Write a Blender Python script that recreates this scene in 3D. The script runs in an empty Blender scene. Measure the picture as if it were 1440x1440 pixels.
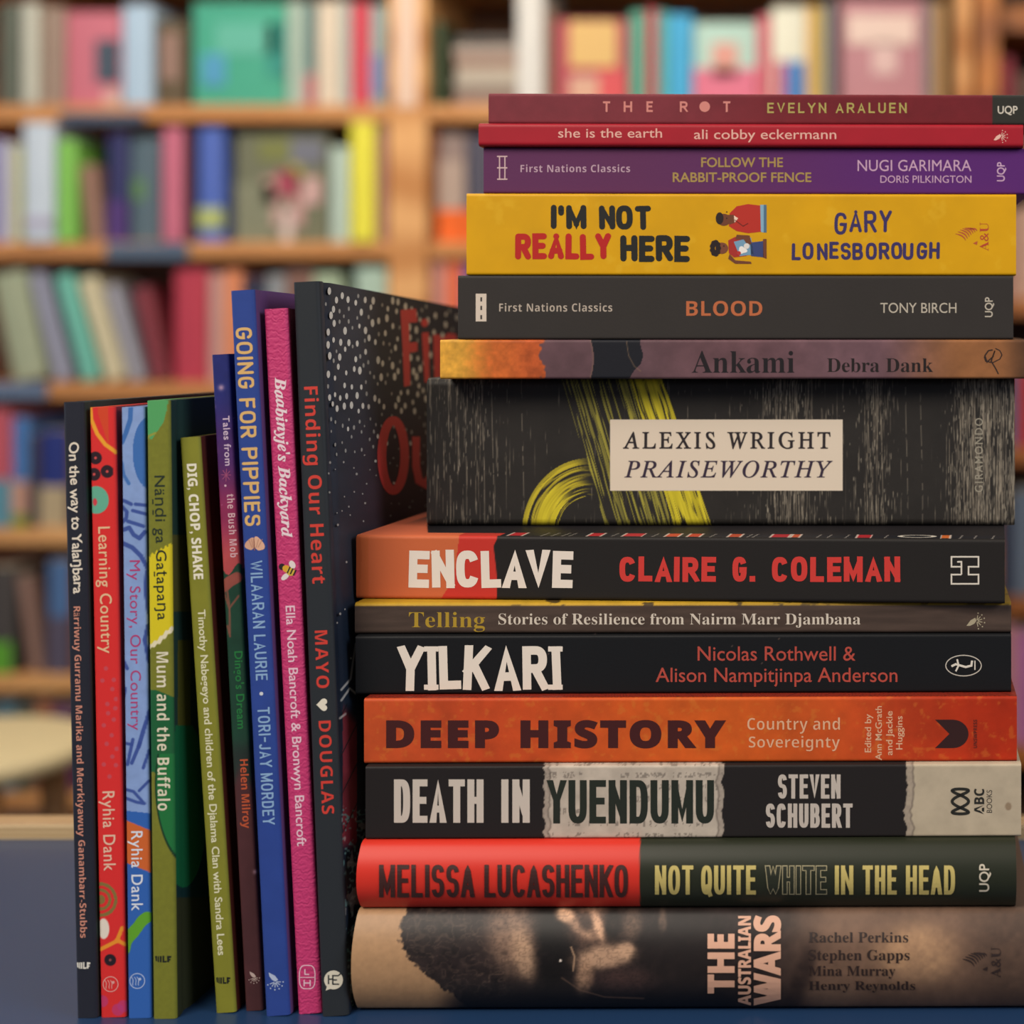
import bpy, bmesh, math, random
import numpy as np
from mathutils import Vector

random.seed(7)
SC = bpy.context.scene
COL = SC.collection
# ---------------------------------------------------------------- camera constants
F, PX, PY = 2200.0, 1300.0, 455.0        # focal length and principal point in 1440-px frame
TZ = 0.75                                # table top above the floor
CZ = 0.2371                              # camera above the table top

def unproj(px, py, Y):
    return np.array([(px-PX)*Y/F, Y, CZ-(py-PY)*Y/F])
def proj(P):
    P = np.asarray(P)
    return PX+F*P[..., 0]/P[..., 1], PY-F*(P[..., 2]-CZ)/P[..., 1]

# ---------------------------------------------------------------- colour and materials
def lin(c):
    c = np.asarray(c, float)
    return np.where(c <= 0.04045, c/12.92, ((c+0.055)/1.055)**2.4)
def hx(h):
    h = h.lstrip('#')
    return np.array([int(h[i:i+2], 16)/255 for i in (0, 2, 4)])
MATS = {}
def mat(name, color=None, rough=0.5, bump=0.0, bscale=400, attr=None, spec=0.4, var=0.0, vscale=30, coat=0.0):
    if name in MATS: return MATS[name]
    m = bpy.data.materials.new(name); m.use_nodes = True
    nt = m.node_tree; b = nt.nodes['Principled BSDF']
    b.inputs['Roughness'].default_value = rough
    b.inputs['Specular IOR Level'].default_value = spec
    b.inputs['Coat Weight'].default_value = coat
    tc = nt.nodes.new('ShaderNodeTexCoord')
    if attr:
        a = nt.nodes.new('ShaderNodeAttribute'); a.attribute_name = attr
        nt.links.new(a.outputs['Color'], b.inputs['Base Color'])
    else:
        c = list(lin(hx(color)))+[1]
        if var > 0:
            n = nt.nodes.new('ShaderNodeTexNoise'); n.inputs['Scale'].default_value = vscale
            n.inputs['Detail'].default_value = 4
            r = nt.nodes.new('ShaderNodeMapRange'); r.inputs['To Min'].default_value = 1-var; r.inputs['To Max'].default_value = 1+var
            x = nt.nodes.new('ShaderNodeVectorMath'); x.operation = 'SCALE'; x.inputs[0].default_value = c[:3]
            nt.links.new(tc.outputs['Object'], n.inputs['Vector']); nt.links.new(n.outputs['Fac'], r.inputs['Value'])
            nt.links.new(r.outputs['Result'], x.inputs['Scale']); nt.links.new(x.outputs['Vector'], b.inputs['Base Color'])
        else:
            b.inputs['Base Color'].default_value = c
    if bump > 0:
        n = nt.nodes.new('ShaderNodeTexNoise'); n.inputs['Scale'].default_value = bscale; n.inputs['Detail'].default_value = 3
        bp = nt.nodes.new('ShaderNodeBump'); bp.inputs['Strength'].default_value = bump; bp.inputs['Distance'].default_value = 0.0002
        nt.links.new(tc.outputs['Object'], n.inputs['Vector']); nt.links.new(n.outputs['Fac'], bp.inputs['Height'])
        nt.links.new(bp.outputs['Normal'], b.inputs['Normal'])
    MATS[name] = m
    return m
def ink(h, rough=0.5):
    return mat('ink_'+h.lstrip('#'), h, rough)
def stripes_mat(name, c1, c2, scale, axis, rough=0.8, dist=1.5):
    if name in MATS: return MATS[name]
    m = bpy.data.materials.new(name); m.use_nodes = True; nt = m.node_tree; b = nt.nodes['Principled BSDF']
    b.inputs['Roughness'].default_value = rough
    tc = nt.nodes.new('ShaderNodeTexCoord'); w = nt.nodes.new('ShaderNodeTexWave'); w.bands_direction = axis
    w.inputs['Scale'].default_value = scale; w.inputs['Distortion'].default_value = dist; w.inputs['Detail'].default_value = 3
    w.inputs['Detail Scale'].default_value = 1.0
    r = nt.nodes.new('ShaderNodeValToRGB')
    r.color_ramp.elements[0].color = list(lin(hx(c1)))+[1]; r.color_ramp.elements[1].color = list(lin(hx(c2)))+[1]
    nt.links.new(tc.outputs['Object'], w.inputs['Vector']); nt.links.new(w.outputs['Color'], r.inputs['Fac'])
    nt.links.new(r.outputs['Color'], b.inputs['Base Color'])
    MATS[name] = m
    return m
PAPER_MATT = mat('printed_cover', attr='print', rough=0.55, spec=0.22, bump=0.15, bscale=900)
PAPER_GLOSS = mat('printed_gloss_cover', attr='print', rough=0.45, spec=0.3)
def knit_mat():
    m = mat('knitted_print_cover', attr='print', rough=0.6)
    nt = m.node_tree; b = nt.nodes['Principled BSDF']
    tc = nt.nodes.new('ShaderNodeTexCoord'); w = nt.nodes.new('ShaderNodeTexWave'); w.bands_direction = 'Z'
    w.inputs['Scale'].default_value = 110; w.inputs['Distortion'].default_value = 9; w.inputs['Detail'].default_value = 1; w.inputs['Detail Scale'].default_value = 4
    bp = nt.nodes.new('ShaderNodeBump'); bp.inputs['Strength'].default_value = 0.35; bp.inputs['Distance'].default_value = 0.0003
    nt.links.new(tc.outputs['Object'], w.inputs['Vector']); nt.links.new(w.outputs['Fac'], bp.inputs['Height']); nt.links.new(bp.outputs['Normal'], b.inputs['Normal'])
    return m
KNIT = knit_mat()
PAGES_Z = stripes_mat('page_edges_flat', '#b9a888', '#d8cbb0', 900, 'Z')
PAGES_X = stripes_mat('page_edges_upright', '#b9a888', '#d8cbb0', 900, 'X')

# ---------------------------------------------------------------- numpy noise
def _h(ix, iy, seed):
    n = (ix.astype(np.int64)*374761393 + iy.astype(np.int64)*668265263 + seed*974634777) & 0x7fffffff
    n = ((n ^ (n >> 13))*1274126177) & 0x7fffffff
    return ((n ^ (n >> 16)) & 0xffff)/65535.0
def noise(x, y, sx, sy=None, seed=0):
    sy = sy or sx
    x = np.asarray(x, float)/sx; y = np.asarray(y, float)/sy
    ix = np.floor(x); iy = np.floor(y); fx = x-ix; fy = y-iy
    fx = fx*fx*(3-2*fx); fy = fy*fy*(3-2*fy)
    a = _h(ix, iy, seed); b = _h(ix+1, iy, seed); c = _h(ix, iy+1, seed); d = _h(ix+1, iy+1, seed)
    return (a*(1-fx)+b*fx)*(1-fy)+(c*(1-fx)+d*fx)*fy
def fbm(x, y, s, seed=0, o=4, ay=1.0):
    r = 0; t = 0; a = 1.0
    for i in range(o):
        r = r + a*noise(x, y, s/2**i, s*ay/2**i, seed+i*17); t += a; a *= 0.55
    return r/t
def sm(a, b, x):
    t = np.clip((x-a)/(b-a), 0, 1); return t*t*(3-2*t)
def mixc(c, d, t):
    t = np.clip(t, 0, 1)[:, None]; return c*(1-t)+np.asarray(d)*t
def base(h, n): return np.tile(hx(h), (n, 1))
def seg(x, y, pts):
    """distance from each point to a polyline"""
    d = np.full(x.shape, 1e9)
    for (x0, y0), (x1, y1) in zip(pts[:-1], pts[1:]):
        dx, dy = x1-x0, y1-y0; L = dx*dx+dy*dy+1e-9
        t = np.clip(((x-x0)*dx+(y-y0)*dy)/L, 0, 1)
        d = np.minimum(d, np.hypot(x-x0-t*dx, y-y0-t*dy))
    return d

# ---------------------------------------------------------------- object helpers
def new_empty(name, loc, label, cat, group=None):
    o = bpy.data.objects.new(name, None); COL.objects.link(o); o.location = loc
    o.empty_display_size = 0.02
    o['label'] = label; o['category'] = cat
    if group: o['group'] = group
    return o
def mesh_obj(name, V, Fc, m, parent=None, mi=None, smooth=False, label=None):
    me = bpy.data.meshes.new(name)
    me.from_pydata([tuple(map(float, v)) for v in V], [], [tuple(map(int, f)) for f in Fc])
    for k in (m if isinstance(m, (list, tuple)) else [m]): me.materials.append(k)
    if mi is not None: me.polygons.foreach_set('material_index', np.asarray(mi, dtype=np.int32))
    if smooth: me.polygons.foreach_set('use_smooth', np.ones(len(me.polygons), dtype=bool))
    me.update()
    o = bpy.data.objects.new(name, me); COL.objects.link(o)
    if parent: o.parent = parent
    if label: o['label'] = label
    return o
def box_vf(x0, x1, y0, y1, z0, z1, off=0):
    V = [(x0, y0, z0), (x1, y0, z0), (x1, y1, z0), (x0, y1, z0), (x0, y0, z1), (x1, y0, z1), (x1, y1, z1), (x0, y1, z1)]
    Q = [(0, 3, 2, 1), (4, 5, 6, 7), (0, 1, 5, 4), (1, 2, 6, 5), (2, 3, 7, 6), (3, 0, 4, 7)]
    return V, [tuple(i+off for i in q) for q in Q]
def bevel(o, w, n=2):
    md = o.modifiers.new('soft_edges', 'BEVEL'); md.width = w; md.segments = n; md.limit_method = 'ANGLE'
    return o

# ---------------------------------------------------------------- a book
class Book:
    """frame: O lower-front corner of the spine (table coordinates), U along the spine, V across it, D into the book"""
    def __init__(s, O, U, V, D, L, H, depth, r=0.0006, t=0.0004, bulge=0.0, groove=0.0, dense=2.0, topdense=0.0, inset=0.0, gloss=False):
        s.O, s.U, s.V, s.D = [np.asarray(a, float) for a in (O, U, V, D)]
        s.L, s.H, s.depth, s.r, s.t, s.bulge, s.groove, s.dense, s.topdense, s.inset, s.gloss = L, H, depth, r, t, bulge, groove, dense, topdense, inset, gloss
    def b(s, v):
        q = np.clip(2*np.asarray(v)/s.H-1, -1, 1); return s.bulge*(1-np.abs(q)**2.2)
    def hit(s, px, py, eps=0.00005, board=False):
        """where the view ray of photo point (px,py) meets the printed face"""
        px = np.atleast_1d(np.asarray(px, float)); py = np.atleast_1d(np.asarray(py, float))
        R = np.stack([(px-PX)/F, np.ones_like(px), -(py-PY)/F], 1); C = np.array([0, 0, CZ])
        if board:
            N = s.V; P0 = s.O+s.V*(s.H+eps)
            t = ((P0-C)@N)/(R@N)
            return C+R*t[:, None]
        off = np.zeros_like(px)
        for _ in range(5 if s.bulge else 1):
            t = (((s.O-C)@s.D)-off-eps)/(R@s.D)
            P = C+R*t[:, None]
            off = s.b((P-s.O)@s.V)
        return P
    def build(s, base_pt, parent, colour, name='cover', material=None):
        f = max(s.O[1], 0.3)/F
        step = s.dense*f
        nu = max(2, int(s.L/step)+1)
        us = np.linspace(0, s.L, nu)
        H, r, dp = s.H, s.r, s.depth
        prof = []                                     # (d, v, region, nd, nv)
        def board(v, sgn, reg, rev):
            ds = list(np.arange(r, 0.03, s.topdense*f)) if (s.topdense and reg == 2) else [r, 0.003, 0.0045, 0.006, 0.0085, 0.010, 0.012, 0.03]
            ds = [d for d in ds if d >= r]+list(np.linspace(0.03, dp, 6)[1:])
            if ds[0] > r: ds = [r]+ds
            out = []
            for d in ds:
                g = s.groove*math.exp(-((d-0.007)/0.0022)**2) if s.groove else 0
                out.append((d, v-sgn*g, reg))
            return out[::-1] if rev else out
        prof += board(0, -1, 0, True)
        for k in range(1, 4):
            a = math.pi/2*k/4; prof.append((r-r*math.sin(a), r-r*math.cos(a), 1))
        nv = max(3, int((H-2*r)/step)+1)
        for v in np.linspace(r, H-r, nv): prof.append((0, v, 1))
        for k in range(1, 4):
            a = math.pi/2*k/4; prof.append((r-r*math.cos(a), H-r+r*math.sin(a), 1))
        prof += board(H, 1, 2, False)
        P = np.array(prof)
        d, v, reg = P[:, 0], P[:, 1], P[:, 2]
        if s.bulge: d = d - np.where(reg == 1, s.b(v), 0)
        npf = len(P)
        grid = s.O + us[:, None, None]*s.U + v[None, :, None]*s.V + d[None, :, None]*s.D
        G = grid.reshape(-1, 3)
        px, py = proj(G)
        regs = np.tile(reg, nu)
        cols = colour(px, py, regs, dict(u=np.repeat(us, npf), v=np.tile(v, nu), d=np.tile(d, nu), L=s.L, H=H))
        idx = np.arange(nu*npf).reshape(nu, npf)
        quads = np.stack([idx[:-1, :-1], idx[:-1, 1:], idx[1:, 1:], idx[1:, :-1]], -1).reshape(-1, 4)
        # inner shell and rims
        dv = v.copy(); dd = d.copy(); t = s.t
        dd2 = np.where(reg == 1, d+t, d); dv2 = np.clip(v, t, H-t)
        dd2 = np.maximum(dd2, t-(s.b(v) if s.bulge else 0)); 
        rows = []
        for u in (0, s.L):
            rows.append(s.O+u*s.U+v[:, None]*s.V+d[:, None]*s.D)      # outer rim copy
            rows.append(s.O+u*s.U+dv2[:, None]*s.V+dd2[:, None]*s.D)  # inner
        n0 = len(G); X = np.concatenate(rows)
        VV = np.concatenate([G, X]) - base_pt
        a, b_, c_, e_ = [n0+k*npf+np.arange(npf) for k in range(4)]
        def strip(p, q): return np.stack([p[:-1], q[:-1], q[1:], p[1:]], -1)
        rim = np.concatenate([strip(a, b_), strip(e_, c_), strip(b_, e_)])
        ends = np.array([[a[0], b_[0], e_[0], c_[0]], [a[-1], c_[-1], e_[-1], b_[-1]]])
        Q = np.concatenate([quads, rim, ends]).astype(np.int32)
        me = bpy.data.meshes.new(name)
        me.vertices.add(len(VV)); me.vertices.foreach_set('co', VV.astype(np.float32).ravel())
        me.loops.add(Q.size); me.loops.foreach_set('vertex_index', Q.ravel())
        me.polygons.add(len(Q)); me.polygons.foreach_set('loop_start', np.arange(0, Q.size, 4, dtype=np.int32))
        sms = np.zeros(len(Q), bool); sms[:len(quads)] = True
        me.polygons.foreach_set('use_smooth', sms)
        me.update(calc_edges=True); me.validate()
        at = me.color_attributes.new('print', 'FLOAT_COLOR', 'POINT')
        ec = np.concatenate([cols.reshape(nu, npf, 3)[0], cols.reshape(nu, npf, 3)[0], cols.reshape(nu, npf, 3)[-1], cols.reshape(nu, npf, 3)[-1]])
        allc = np.concatenate([cols, ec]); allc = np.clip(allc, 0, 1)
        rgba = np.concatenate([lin(allc), np.ones((len(allc), 1))], 1)
        at.data.foreach_set('color', rgba.astype(np.float32).ravel())
        me.materials.append(material or (PAPER_GLOSS if s.gloss else PAPER_MATT))
        o = bpy.data.objects.new(name, me); COL.objects.link(o); o.parent = parent
        # page block
        i = s.inset; g = t+0.0001
        c = []
        for u in (i, s.L-i):
            for vv in (g, H-g):
                for q in (max(g, r)+0.0002+(0.0008 if s.groove else 0), dp-max(i, 0.0006)):
                    c.append(s.O+u*s.U+vv*s.V+q*s.D-base_pt)
        fc = [(0, 1, 3, 2), (4, 6, 7, 5), (0, 4, 5, 1), (2, 3, 7, 6), (0, 2, 6, 4), (1, 5, 7, 3)]
        mesh_obj('page_block', c, fc, PAGES_Z if abs(s.U[2]) < 0.5 else PAGES_X, parent)
        s.base = base_pt; s.parent = parent
        return o

# ---------------------------------------------------------------- lettering
def sty(s, st):
    bases = {'bold': (0x1D5D4, 0x1D5EE), 'serif': (0x1D400, 0x1D41A), 'italic': (0x1D434, 0x1D44E), 'script': (0x1D4D0, 0x1D4EA),
             'bitalic': (0x1D468, 0x1D482), 'sitalic': (0x1D608, 0x1D622), 'sbitalic': (0x1D63C, 0x1D656), 'thin': (0x1D5A0, 0x1D5BA)}
    if st not in bases: return s
    U, L = bases[st]; r = ''
    for ch in s:
        if 'A' <= ch <= 'Z': r += chr(U+ord(ch)-65)
        elif st == 'italic' and ch == 'h': r += '\u210e'
        elif 'a' <= ch <= 'z': r += chr(L+ord(ch)-97)
        else: r += ch
    return r
_tc = {}
def raw_text(s, st='', off=0.0, space=1.0):
    key = (s, st, off, space)
    if key in _tc: return _tc[key]
    c = bpy.data.curves.new('lettering_source', 'FONT'); c.body = sty(s, st); c.offset = off; c.resolution_u = 4; c.space_character = space
    o = bpy.data.objects.new('lettering_source', c); COL.objects.link(o)
    bpy.context.view_layer.update()
    me = bpy.data.meshes.new_from_object(o.evaluated_get(bpy.context.evaluated_depsgraph_get()))
    V = np.array([(v.co.x, v.co.y) for v in me.vertices]); Fc = [tuple(p.vertices) for p in me.polygons]
    bpy.data.objects.remove(o); bpy.data.curves.remove(c); bpy.data.meshes.remove(me)
    _tc[key] = (V, Fc)
    return V, Fc
_cap = {}
def cap_h(st, off):
    if (st, off) not in _cap:
        V, _ = raw_text('H', st, off); _cap[(st, off)] = (V[:, 1].min(), V[:, 1].max())
    return _cap[(st, off)]
class Layer:
    """2-D artwork in photo pixels, laid onto a book face as one mesh"""
    def __init__(s): s.V = []; s.F = []; s.M = []; s.mats = []; s.z = []
    def _m(s, m):
        if m not in s.mats: s.mats.append(m)
        return s.mats.index(m)
    def add(s, V, Fc, m, z=0.0):
        k = len(s.V); s.V += [tuple(v) for v in V]; s.z += [z]*len(V)
        s.F += [tuple(i+k for i in f) for f in Fc]; s.M += [s._m(m)]*len(Fc)
    def text(s, t, A, B, C, col, st='', off=0.0, space=1.0, z=0.0, wob=0.0, cuts=0, shear=0.0):
        V, Fc = raw_text(t, st, off, space); y0, y1 = cap_h(st, off)
        if cuts:
            bm = bmesh.new(); vs = [bm.verts.new((x, y, 0)) for x, y in V]
            for f in Fc:
                try: bm.faces.new([vs[i] for i in f])
                except ValueError: pass
            lo, hi = V[:, 1].min(), V[:, 1].max()
            for k in range(1, cuts):
                bmesh.ops.bisect_plane(bm, geom=bm.verts[:]+bm.edges[:]+bm.faces[:], plane_co=(0, lo+(hi-lo)*k/cuts, 0), plane_no=(0, 1, 0))
            xl, xh = V[:, 0].min(), V[:, 0].max(); nx = int((xh-xl)/.18)
            for k in range(1, nx):
                bmesh.ops.bisect_plane(bm, geom=bm.verts[:]+bm.edges[:]+bm.faces[:], plane_co=(xl+(xh-xl)*k/nx, 0, 0), plane_no=(1, 0, 0))
            bm.verts.index_update(); V = np.array([(v.co.x, v.co.y) for v in bm.verts]); Fc = [tuple(v.index for v in f.verts) for f in bm.faces]; bm.free()
        x0, x1 = V[:, 0].min(), V[:, 0].max()
        if shear: V = np.stack([V[:, 0]-V[:, 1]*shear, V[:, 1]], 1); x0, x1 = V[:, 0].min(), V[:, 0].max()
        X = (V[:, 0]-x0)/(x1-x0); Y = (V[:, 1]-y0)/(y1-y0)
        if wob: Y = Y+wob*np.sin(X*len(t)*2.1+1)
        A, B, C = map(np.array, (A, B, C))
        s.add(A+X[:, None]*(B-A)+Y[:, None]*C, Fc, ink(col), z)
    def h(s, t, x0, x1, yb, yc, col, st='', off=0.0, **k): s.text(t, (x0, yb), (x1, yb), (0, yc-yb), col, st, off, **k)
    def up(s, t, xb, xc, y0, y1, col, st='', off=0.0, **k): s.text(t, (xb, y0), (xb, y1), (xc-xb, 0), col, st, off, **k)
    def poly(s, pts, col, z=0.0): s.add(pts, [tuple(range(len(pts)))], ink(col), z)
    def disc(s, cx, cy, rx, ry, col, z=0.0, n=20, rot=0.0, wob=0.0):
        c, q = math.cos(rot), math.sin(rot); P = []
        for k in range(n):
            a = 2*math.pi*k/n; w = 1+wob*math.sin(3*a+cx); x, y = rx*w*math.cos(a), ry*w*math.sin(a); P.append((cx+c*x-q*y, cy+q*x+c*y))
        s.poly(P, col, z)
    def line(s, pts, w, col, closed=False, z=0.0, rnd=False, taper=None, clamp=None):
        pts = [np.array(p, float) for p in pts]
        pts = [p for i, p in enumerate(pts) if i == 0 or np.hypot(*(p-pts[i-1])) > 1e-4]
        n = len(pts); L = []; R = []
        if n < 2: return
        if closed and np.hypot(*(pts[0]-pts[-1])) < 1e-3: pts = pts[:-1]; n -= 1
        for i in range(n):
            a = pts[i-1] if (i > 0 or closed) else None; b = pts[(i+1) % n] if (i < n-1 or closed) else None
            d1 = (pts[i]-a)/np.hypot(*(pts[i]-a)) if a is not None else None
            d2 = (b-pts[i])/np.hypot(*(b-pts[i])) if b is not None else None
            if d1 is None: d1 = d2
            if d2 is None: d2 = d1
            n1 = np.array([-d1[1], d1[0]]); n2 = np.array([-d2[1], d2[0]]); m = n1+n2; q = np.hypot(*m)
            m = m/q if q > 1e-3 else n1
            k = 1/max(m@n1, 0.42)
            ww = w*(taper(i/(n-1)) if taper else 1)
            L.append(pts[i]+m*k*ww/2); R.append(pts[i]-m*k*ww/2)
        V = L+R; Fc = [(i, i+1, n+i+1, n+i) for i in range(n-1)]
        if clamp:
            A, ey, H0, H1 = clamp; W = []
            for p in V:
                h = (p-A)@ey; W.append(p+ey*(min(max(h, H0), H1)-h))
            V = W
        if closed: Fc.append((n-1, 0, n, 2*n-1))
        s.add(V, Fc, ink(col), z)
        if rnd and not closed:
            for p in (pts[0], pts[-1]): s.disc(p[0], p[1], w/2, w/2, col, z+0.000002, 12)
    def put(s, book, name, board=False, eps=0.00005, label=None):
        if not s.V: return
        V = np.array(s.V); P = book.hit(V[:, 0], V[:, 1], eps, board)
        n = book.V if board else -book.D
        P = P+np.array(s.z)[:, None]*n-book.base
        return mesh_obj(name, P, s.F, s.mats, book.parent, s.M, label=label)

# constant-stroke capital alphabet
def arc(cx, cy, rx, ry, a0, a1, n=14, e=2.5):
    out = []
    for k in range(n+1):
        a = math.radians(a0+(a1-a0)*k/n); c, q = math.cos(a), math.sin(a)
        out.append((cx+rx*math.copysign(abs(c)**(2/e), c), cy+ry*math.copysign(abs(q)**(2/e), q)))
    return out
GL = {
 'A': [[(0, 0), (.5, 1), (1, 0)], [(.16, .28), (.84, .28)]],
 'B': [[(0, 0), (0, 1)], [(0, 1), (.5, 1)]+arc(.5, .76, .42, .24, 90, -90)+[(0, .52)], [(0, .52)]+arc(.5, .26, .5, .26, 90, -90)+[(0, 0)]],
 'C': [arc(.5, .5, .5, .5, 32, 328, 26, 2.8)],
 'D': [[(0, 0), (0, 1)], [(0, 1), (.4, 1)]+arc(.45, .5, .55, .5, 90, -90, 18, 2.8)+[(0, 0)]],
 'E': [[(1, 1), (0, 1), (0, 0), (1, 0)], [(0, .52), (.86, .52)]],
 'F': [[(1, 1), (0, 1), (0, 0)], [(0, .5), (.85, .5)]],
 'G': [arc(.5, .5, .5, .5, 32, 345, 26, 2.8)+[(1, .46), (.55, .46)]],
 'H': [[(0, 0), (0, 1)], [(1, 0), (1, 1)], [(0, .52), (1, .52)]],
 'I': [[(0, 0), (0, 1)]],
 'J': [[(.9, 1), (.9, .3)]+arc(.45, .28, .45, .28, 0, -160)],
 'K': [[(0, 0), (0, 1)], [(1, 1), (.06, .42)], [(.32, .6), (1, 0)]],
 'L': [[(0, 1), (0, 0), (1, 0)]],
 'M': [[(0, 0), (0, 1)], [(0, 1), (.5, .12), (1, 1)], [(1, 1), (1, 0)]],
 'N': [[(0, 0), (0, 1)], [(0, 1), (1, 0)], [(1, 0), (1, 1)]],
 'O': [arc(.5, .5, .5, .5, 0, 360, 32, 2.7)],
 'P': [[(0, 0), (0, 1)], [(0, 1), (.5, 1)]+arc(.5, .74, .5, .26, 90, -90)+[(0, .48)]],
 'Q': [arc(.5, .5, .5, .5, 0, 360, 32, 2.7), [(.6, .25), (1.02, -.08)]],
 'R': [[(0, 0), (0, 1)], [(0, 1), (.5, 1)]+arc(.5, .74, .48, .26, 90, -90)+[(0, .48)], [(.5, .48), (1, 0)]],
 'S': [arc(.5, .76, .5, .24, 15, 270, 16, 2.3)+arc(.5, .26, .5, .26, 90, -165, 16, 2.3)],
 'T': [[(0, 1), (1, 1)], [(.5, 1), (.5, 0)]],
 'U': [[(0, 1), (0, .34)]+arc(.5, .32, .5, .32, 180, 360, 14)+[(1, 1)]],
 'V': [[(0, 1), (.5, 0), (1, 1)]],
 'W': [[(0, 1), (.26, 0), (.5, .85), (.74, 0), (1, 1)]],
 'X': [[(0, 0), (1, 1)], [(0, 1), (1, 0)]],
 'Y': [[(0, 1), (.5, .48), (1, 1)], [(.5, .5), (.5, 0)]],
 'Z': [[(0, 1), (1, 1), (0, 0), (1, 0)]],
 '-': [[(0, .5), (1, .5)]], '.': [[(0, 0), (0, .04)]], "'": [[(0, 1), (0, .75)]],
}
GW = {'I': 0, '.': 0, "'": 0, 'M': 1.3, 'W': 1.5, 'E': .85, 'F': .82, 'L': .8, 'J': .8, '-': .6, ' ': .5, 'S': .92, 'O': 1.06}
def blk(ly, t, A, B, C, sw, col, gap=.35, rnd=False, jit=0.0, z=0.0, cap=True, serif_i=False, cuts=False, sd=None):
    A, B, C = [np.array(q, float) for q in (A, B, C)]
    Ln = np.hypot(*(B-A)); ex = (B-A)/Ln; Hc = np.hypot(*C); ey = C/Hc
    g = gap*sw
    tot = sum(GW.get(c, 1) for c in t); fixed = sum(sw for c in t if c != ' ')+g*(len(t)-1)
    k = (Ln-fixed)/max(tot, .01)
    if t == 'I' : k = 0
    x = 0
    rng = random.Random(len(t)*31+ord(t[0]))
    for n, c in enumerate(t):
        if c == ' ': x += GW[' ']*k+g; continue
        w = GW.get(c, 1)*k
        jx, jy, jr = [rng.uniform(-jit, jit) for _ in range(3)]
        if c == '.':
            ly.poly([A+ex*(x+a*sw)+ey*(b*sw) for a, b in ((0, 0), (1, 0), (1, 1), (0, 1))], col, z); x += w+sw+g; continue
        for j, st in enumerate(GL[c]):
            P = []
            for (u, v) in st:
                X = x+sw/2+u*w; Y = sw/2+v*(Hc-sw)
                dx, dy = X-(x+w/2), Y-Hc/2
                X += jx*2-dy*jr*.06; Y += jy*2+dx*jr*.06
                P.append(A+ex*X+ey*Y)
            closed = c in 'OQ' and j == 0
            w_ = (sd or sw)*(.8 if (c in 'NM' and j == 1 and sw > 4) else 1)
            if not rnd and not closed:
                for e0, e1 in ((0, 1), (-1, -2)):
                    ext = (w_/2)*(.25 if (c in 'CSGJ') else 1)
                    if c in 'AVWYK' or (c in 'RNM' and j): ext *= 1.3
                    if (c in 'PBDA' and j) or (c == 'H' and j == 2) or (c == 'R' and j == 1) or (c in 'EFG' and j and e0 == 0) or (c in 'RKY' and j == 2 and e0 == 0): ext = 0
                    dv = P[e0]-P[e1]; dl = np.hypot(*dv)
                    if dl > 1e-6: P[e0] = P[e0]+dv/dl*ext
            if cuts:
                Q = []
                for a, b in zip(P[:-1], P[1:]):
                    m = max(1, int(np.hypot(*(b-a))/5)); Q += [a+(b-a)*i/m for i in range(m)]
                P = Q+[P[-1]]
            ly.line(P, w_, col, closed, z=z+0.000004*(j+n % 2*4), rnd=rnd, clamp=(A, ey, (sw-(sd or sw))/2-jit*2-(.1*Hc if c == 'Q' else 0), Hc+jit*2-(sw-(sd or sw))/2))
            if rnd and c not in 'OQ':
                for p in P[1:-1]: ly.disc(p[0], p[1], sw/2, sw/2, col, z+0.000004*(j+n % 2*4)+.0000015, 10) if len(st) < 6 else None
            if serif_i and c == 'I':
                for yy in (sw*.3, Hc-sw*.3):
                    a = A+ex*(x-sw*.35)+ey*yy; b = A+ex*(x+sw*1.35)+ey*yy
                    ly.line([a, b], sw*.6, col, z=z+.00001)
        x += w+sw+g
def hb(ly, t, x0, x1, yb, yc, sw, col, **k): blk(ly, t, (x0, yb), (x1, yb), (0, yc-yb), sw, col, **k)

def seedpod(ly, cx, cy, s, col, flip=1, rot=0.0):
    """little winged seed pod mark with rays and dots"""
    def R(x, y): c, q = math.cos(rot), math.sin(rot); return (cx+s*(x*c-y*q), cy+s*(x*q+y*c))
    P = [R(-.5+.55*math.cos(a)*.9, .12+.28*math.sin(a)) for a in np.linspace(0, 2*math.pi, 18)[:-1]]
    ly.poly([R(-1, .62), R(-.55, .02), R(-.05, -.25), R(.1, .05), R(-.15, .4), R(-.6, .62)], col)
    for a in (-80, -50, -20, 12, 45, 78):
        c, q = math.cos(math.radians(a)), math.sin(math.radians(a))
        ly.line([R(.12+.12*c, .1+.12*q), R(.12+.62*c, .1+.62*q)], s*.09, col, z=.000004)
        ly.disc(*R(.12+.86*c, .1+.86*q), s*.08, s*.08, col, z=.000004, n=8)
def bird(ly, x0, y0, w, h, col):
    """feather strokes and a beak beside the two letters"""
    for k in range(7):
        t = k/6; sx = x0+w*(.05+.62*t); sy = y0+h*(.42-.30*math.sin(t*2.2)); ex, ey = x0+w*(.55+.45*t), y0+h*(.98-.55*t)
        pts = [(sx+(ex-sx)*u+math.sin(u*3.1)*w*.10, sy+(ey-sy)*u-math.sin(u*3.1)*h*.12) for u in np.linspace(0, .75, 8)]
        ly.line(pts, 1.5, col, taper=lambda t: .4+1.0*math.sin(t*3.0))
    ly.poly([(x0+w*.82, y0+h*.9), (x0+w*1.02, y0+h*.78), (x0+w, y0+h*.98)], col)
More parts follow.
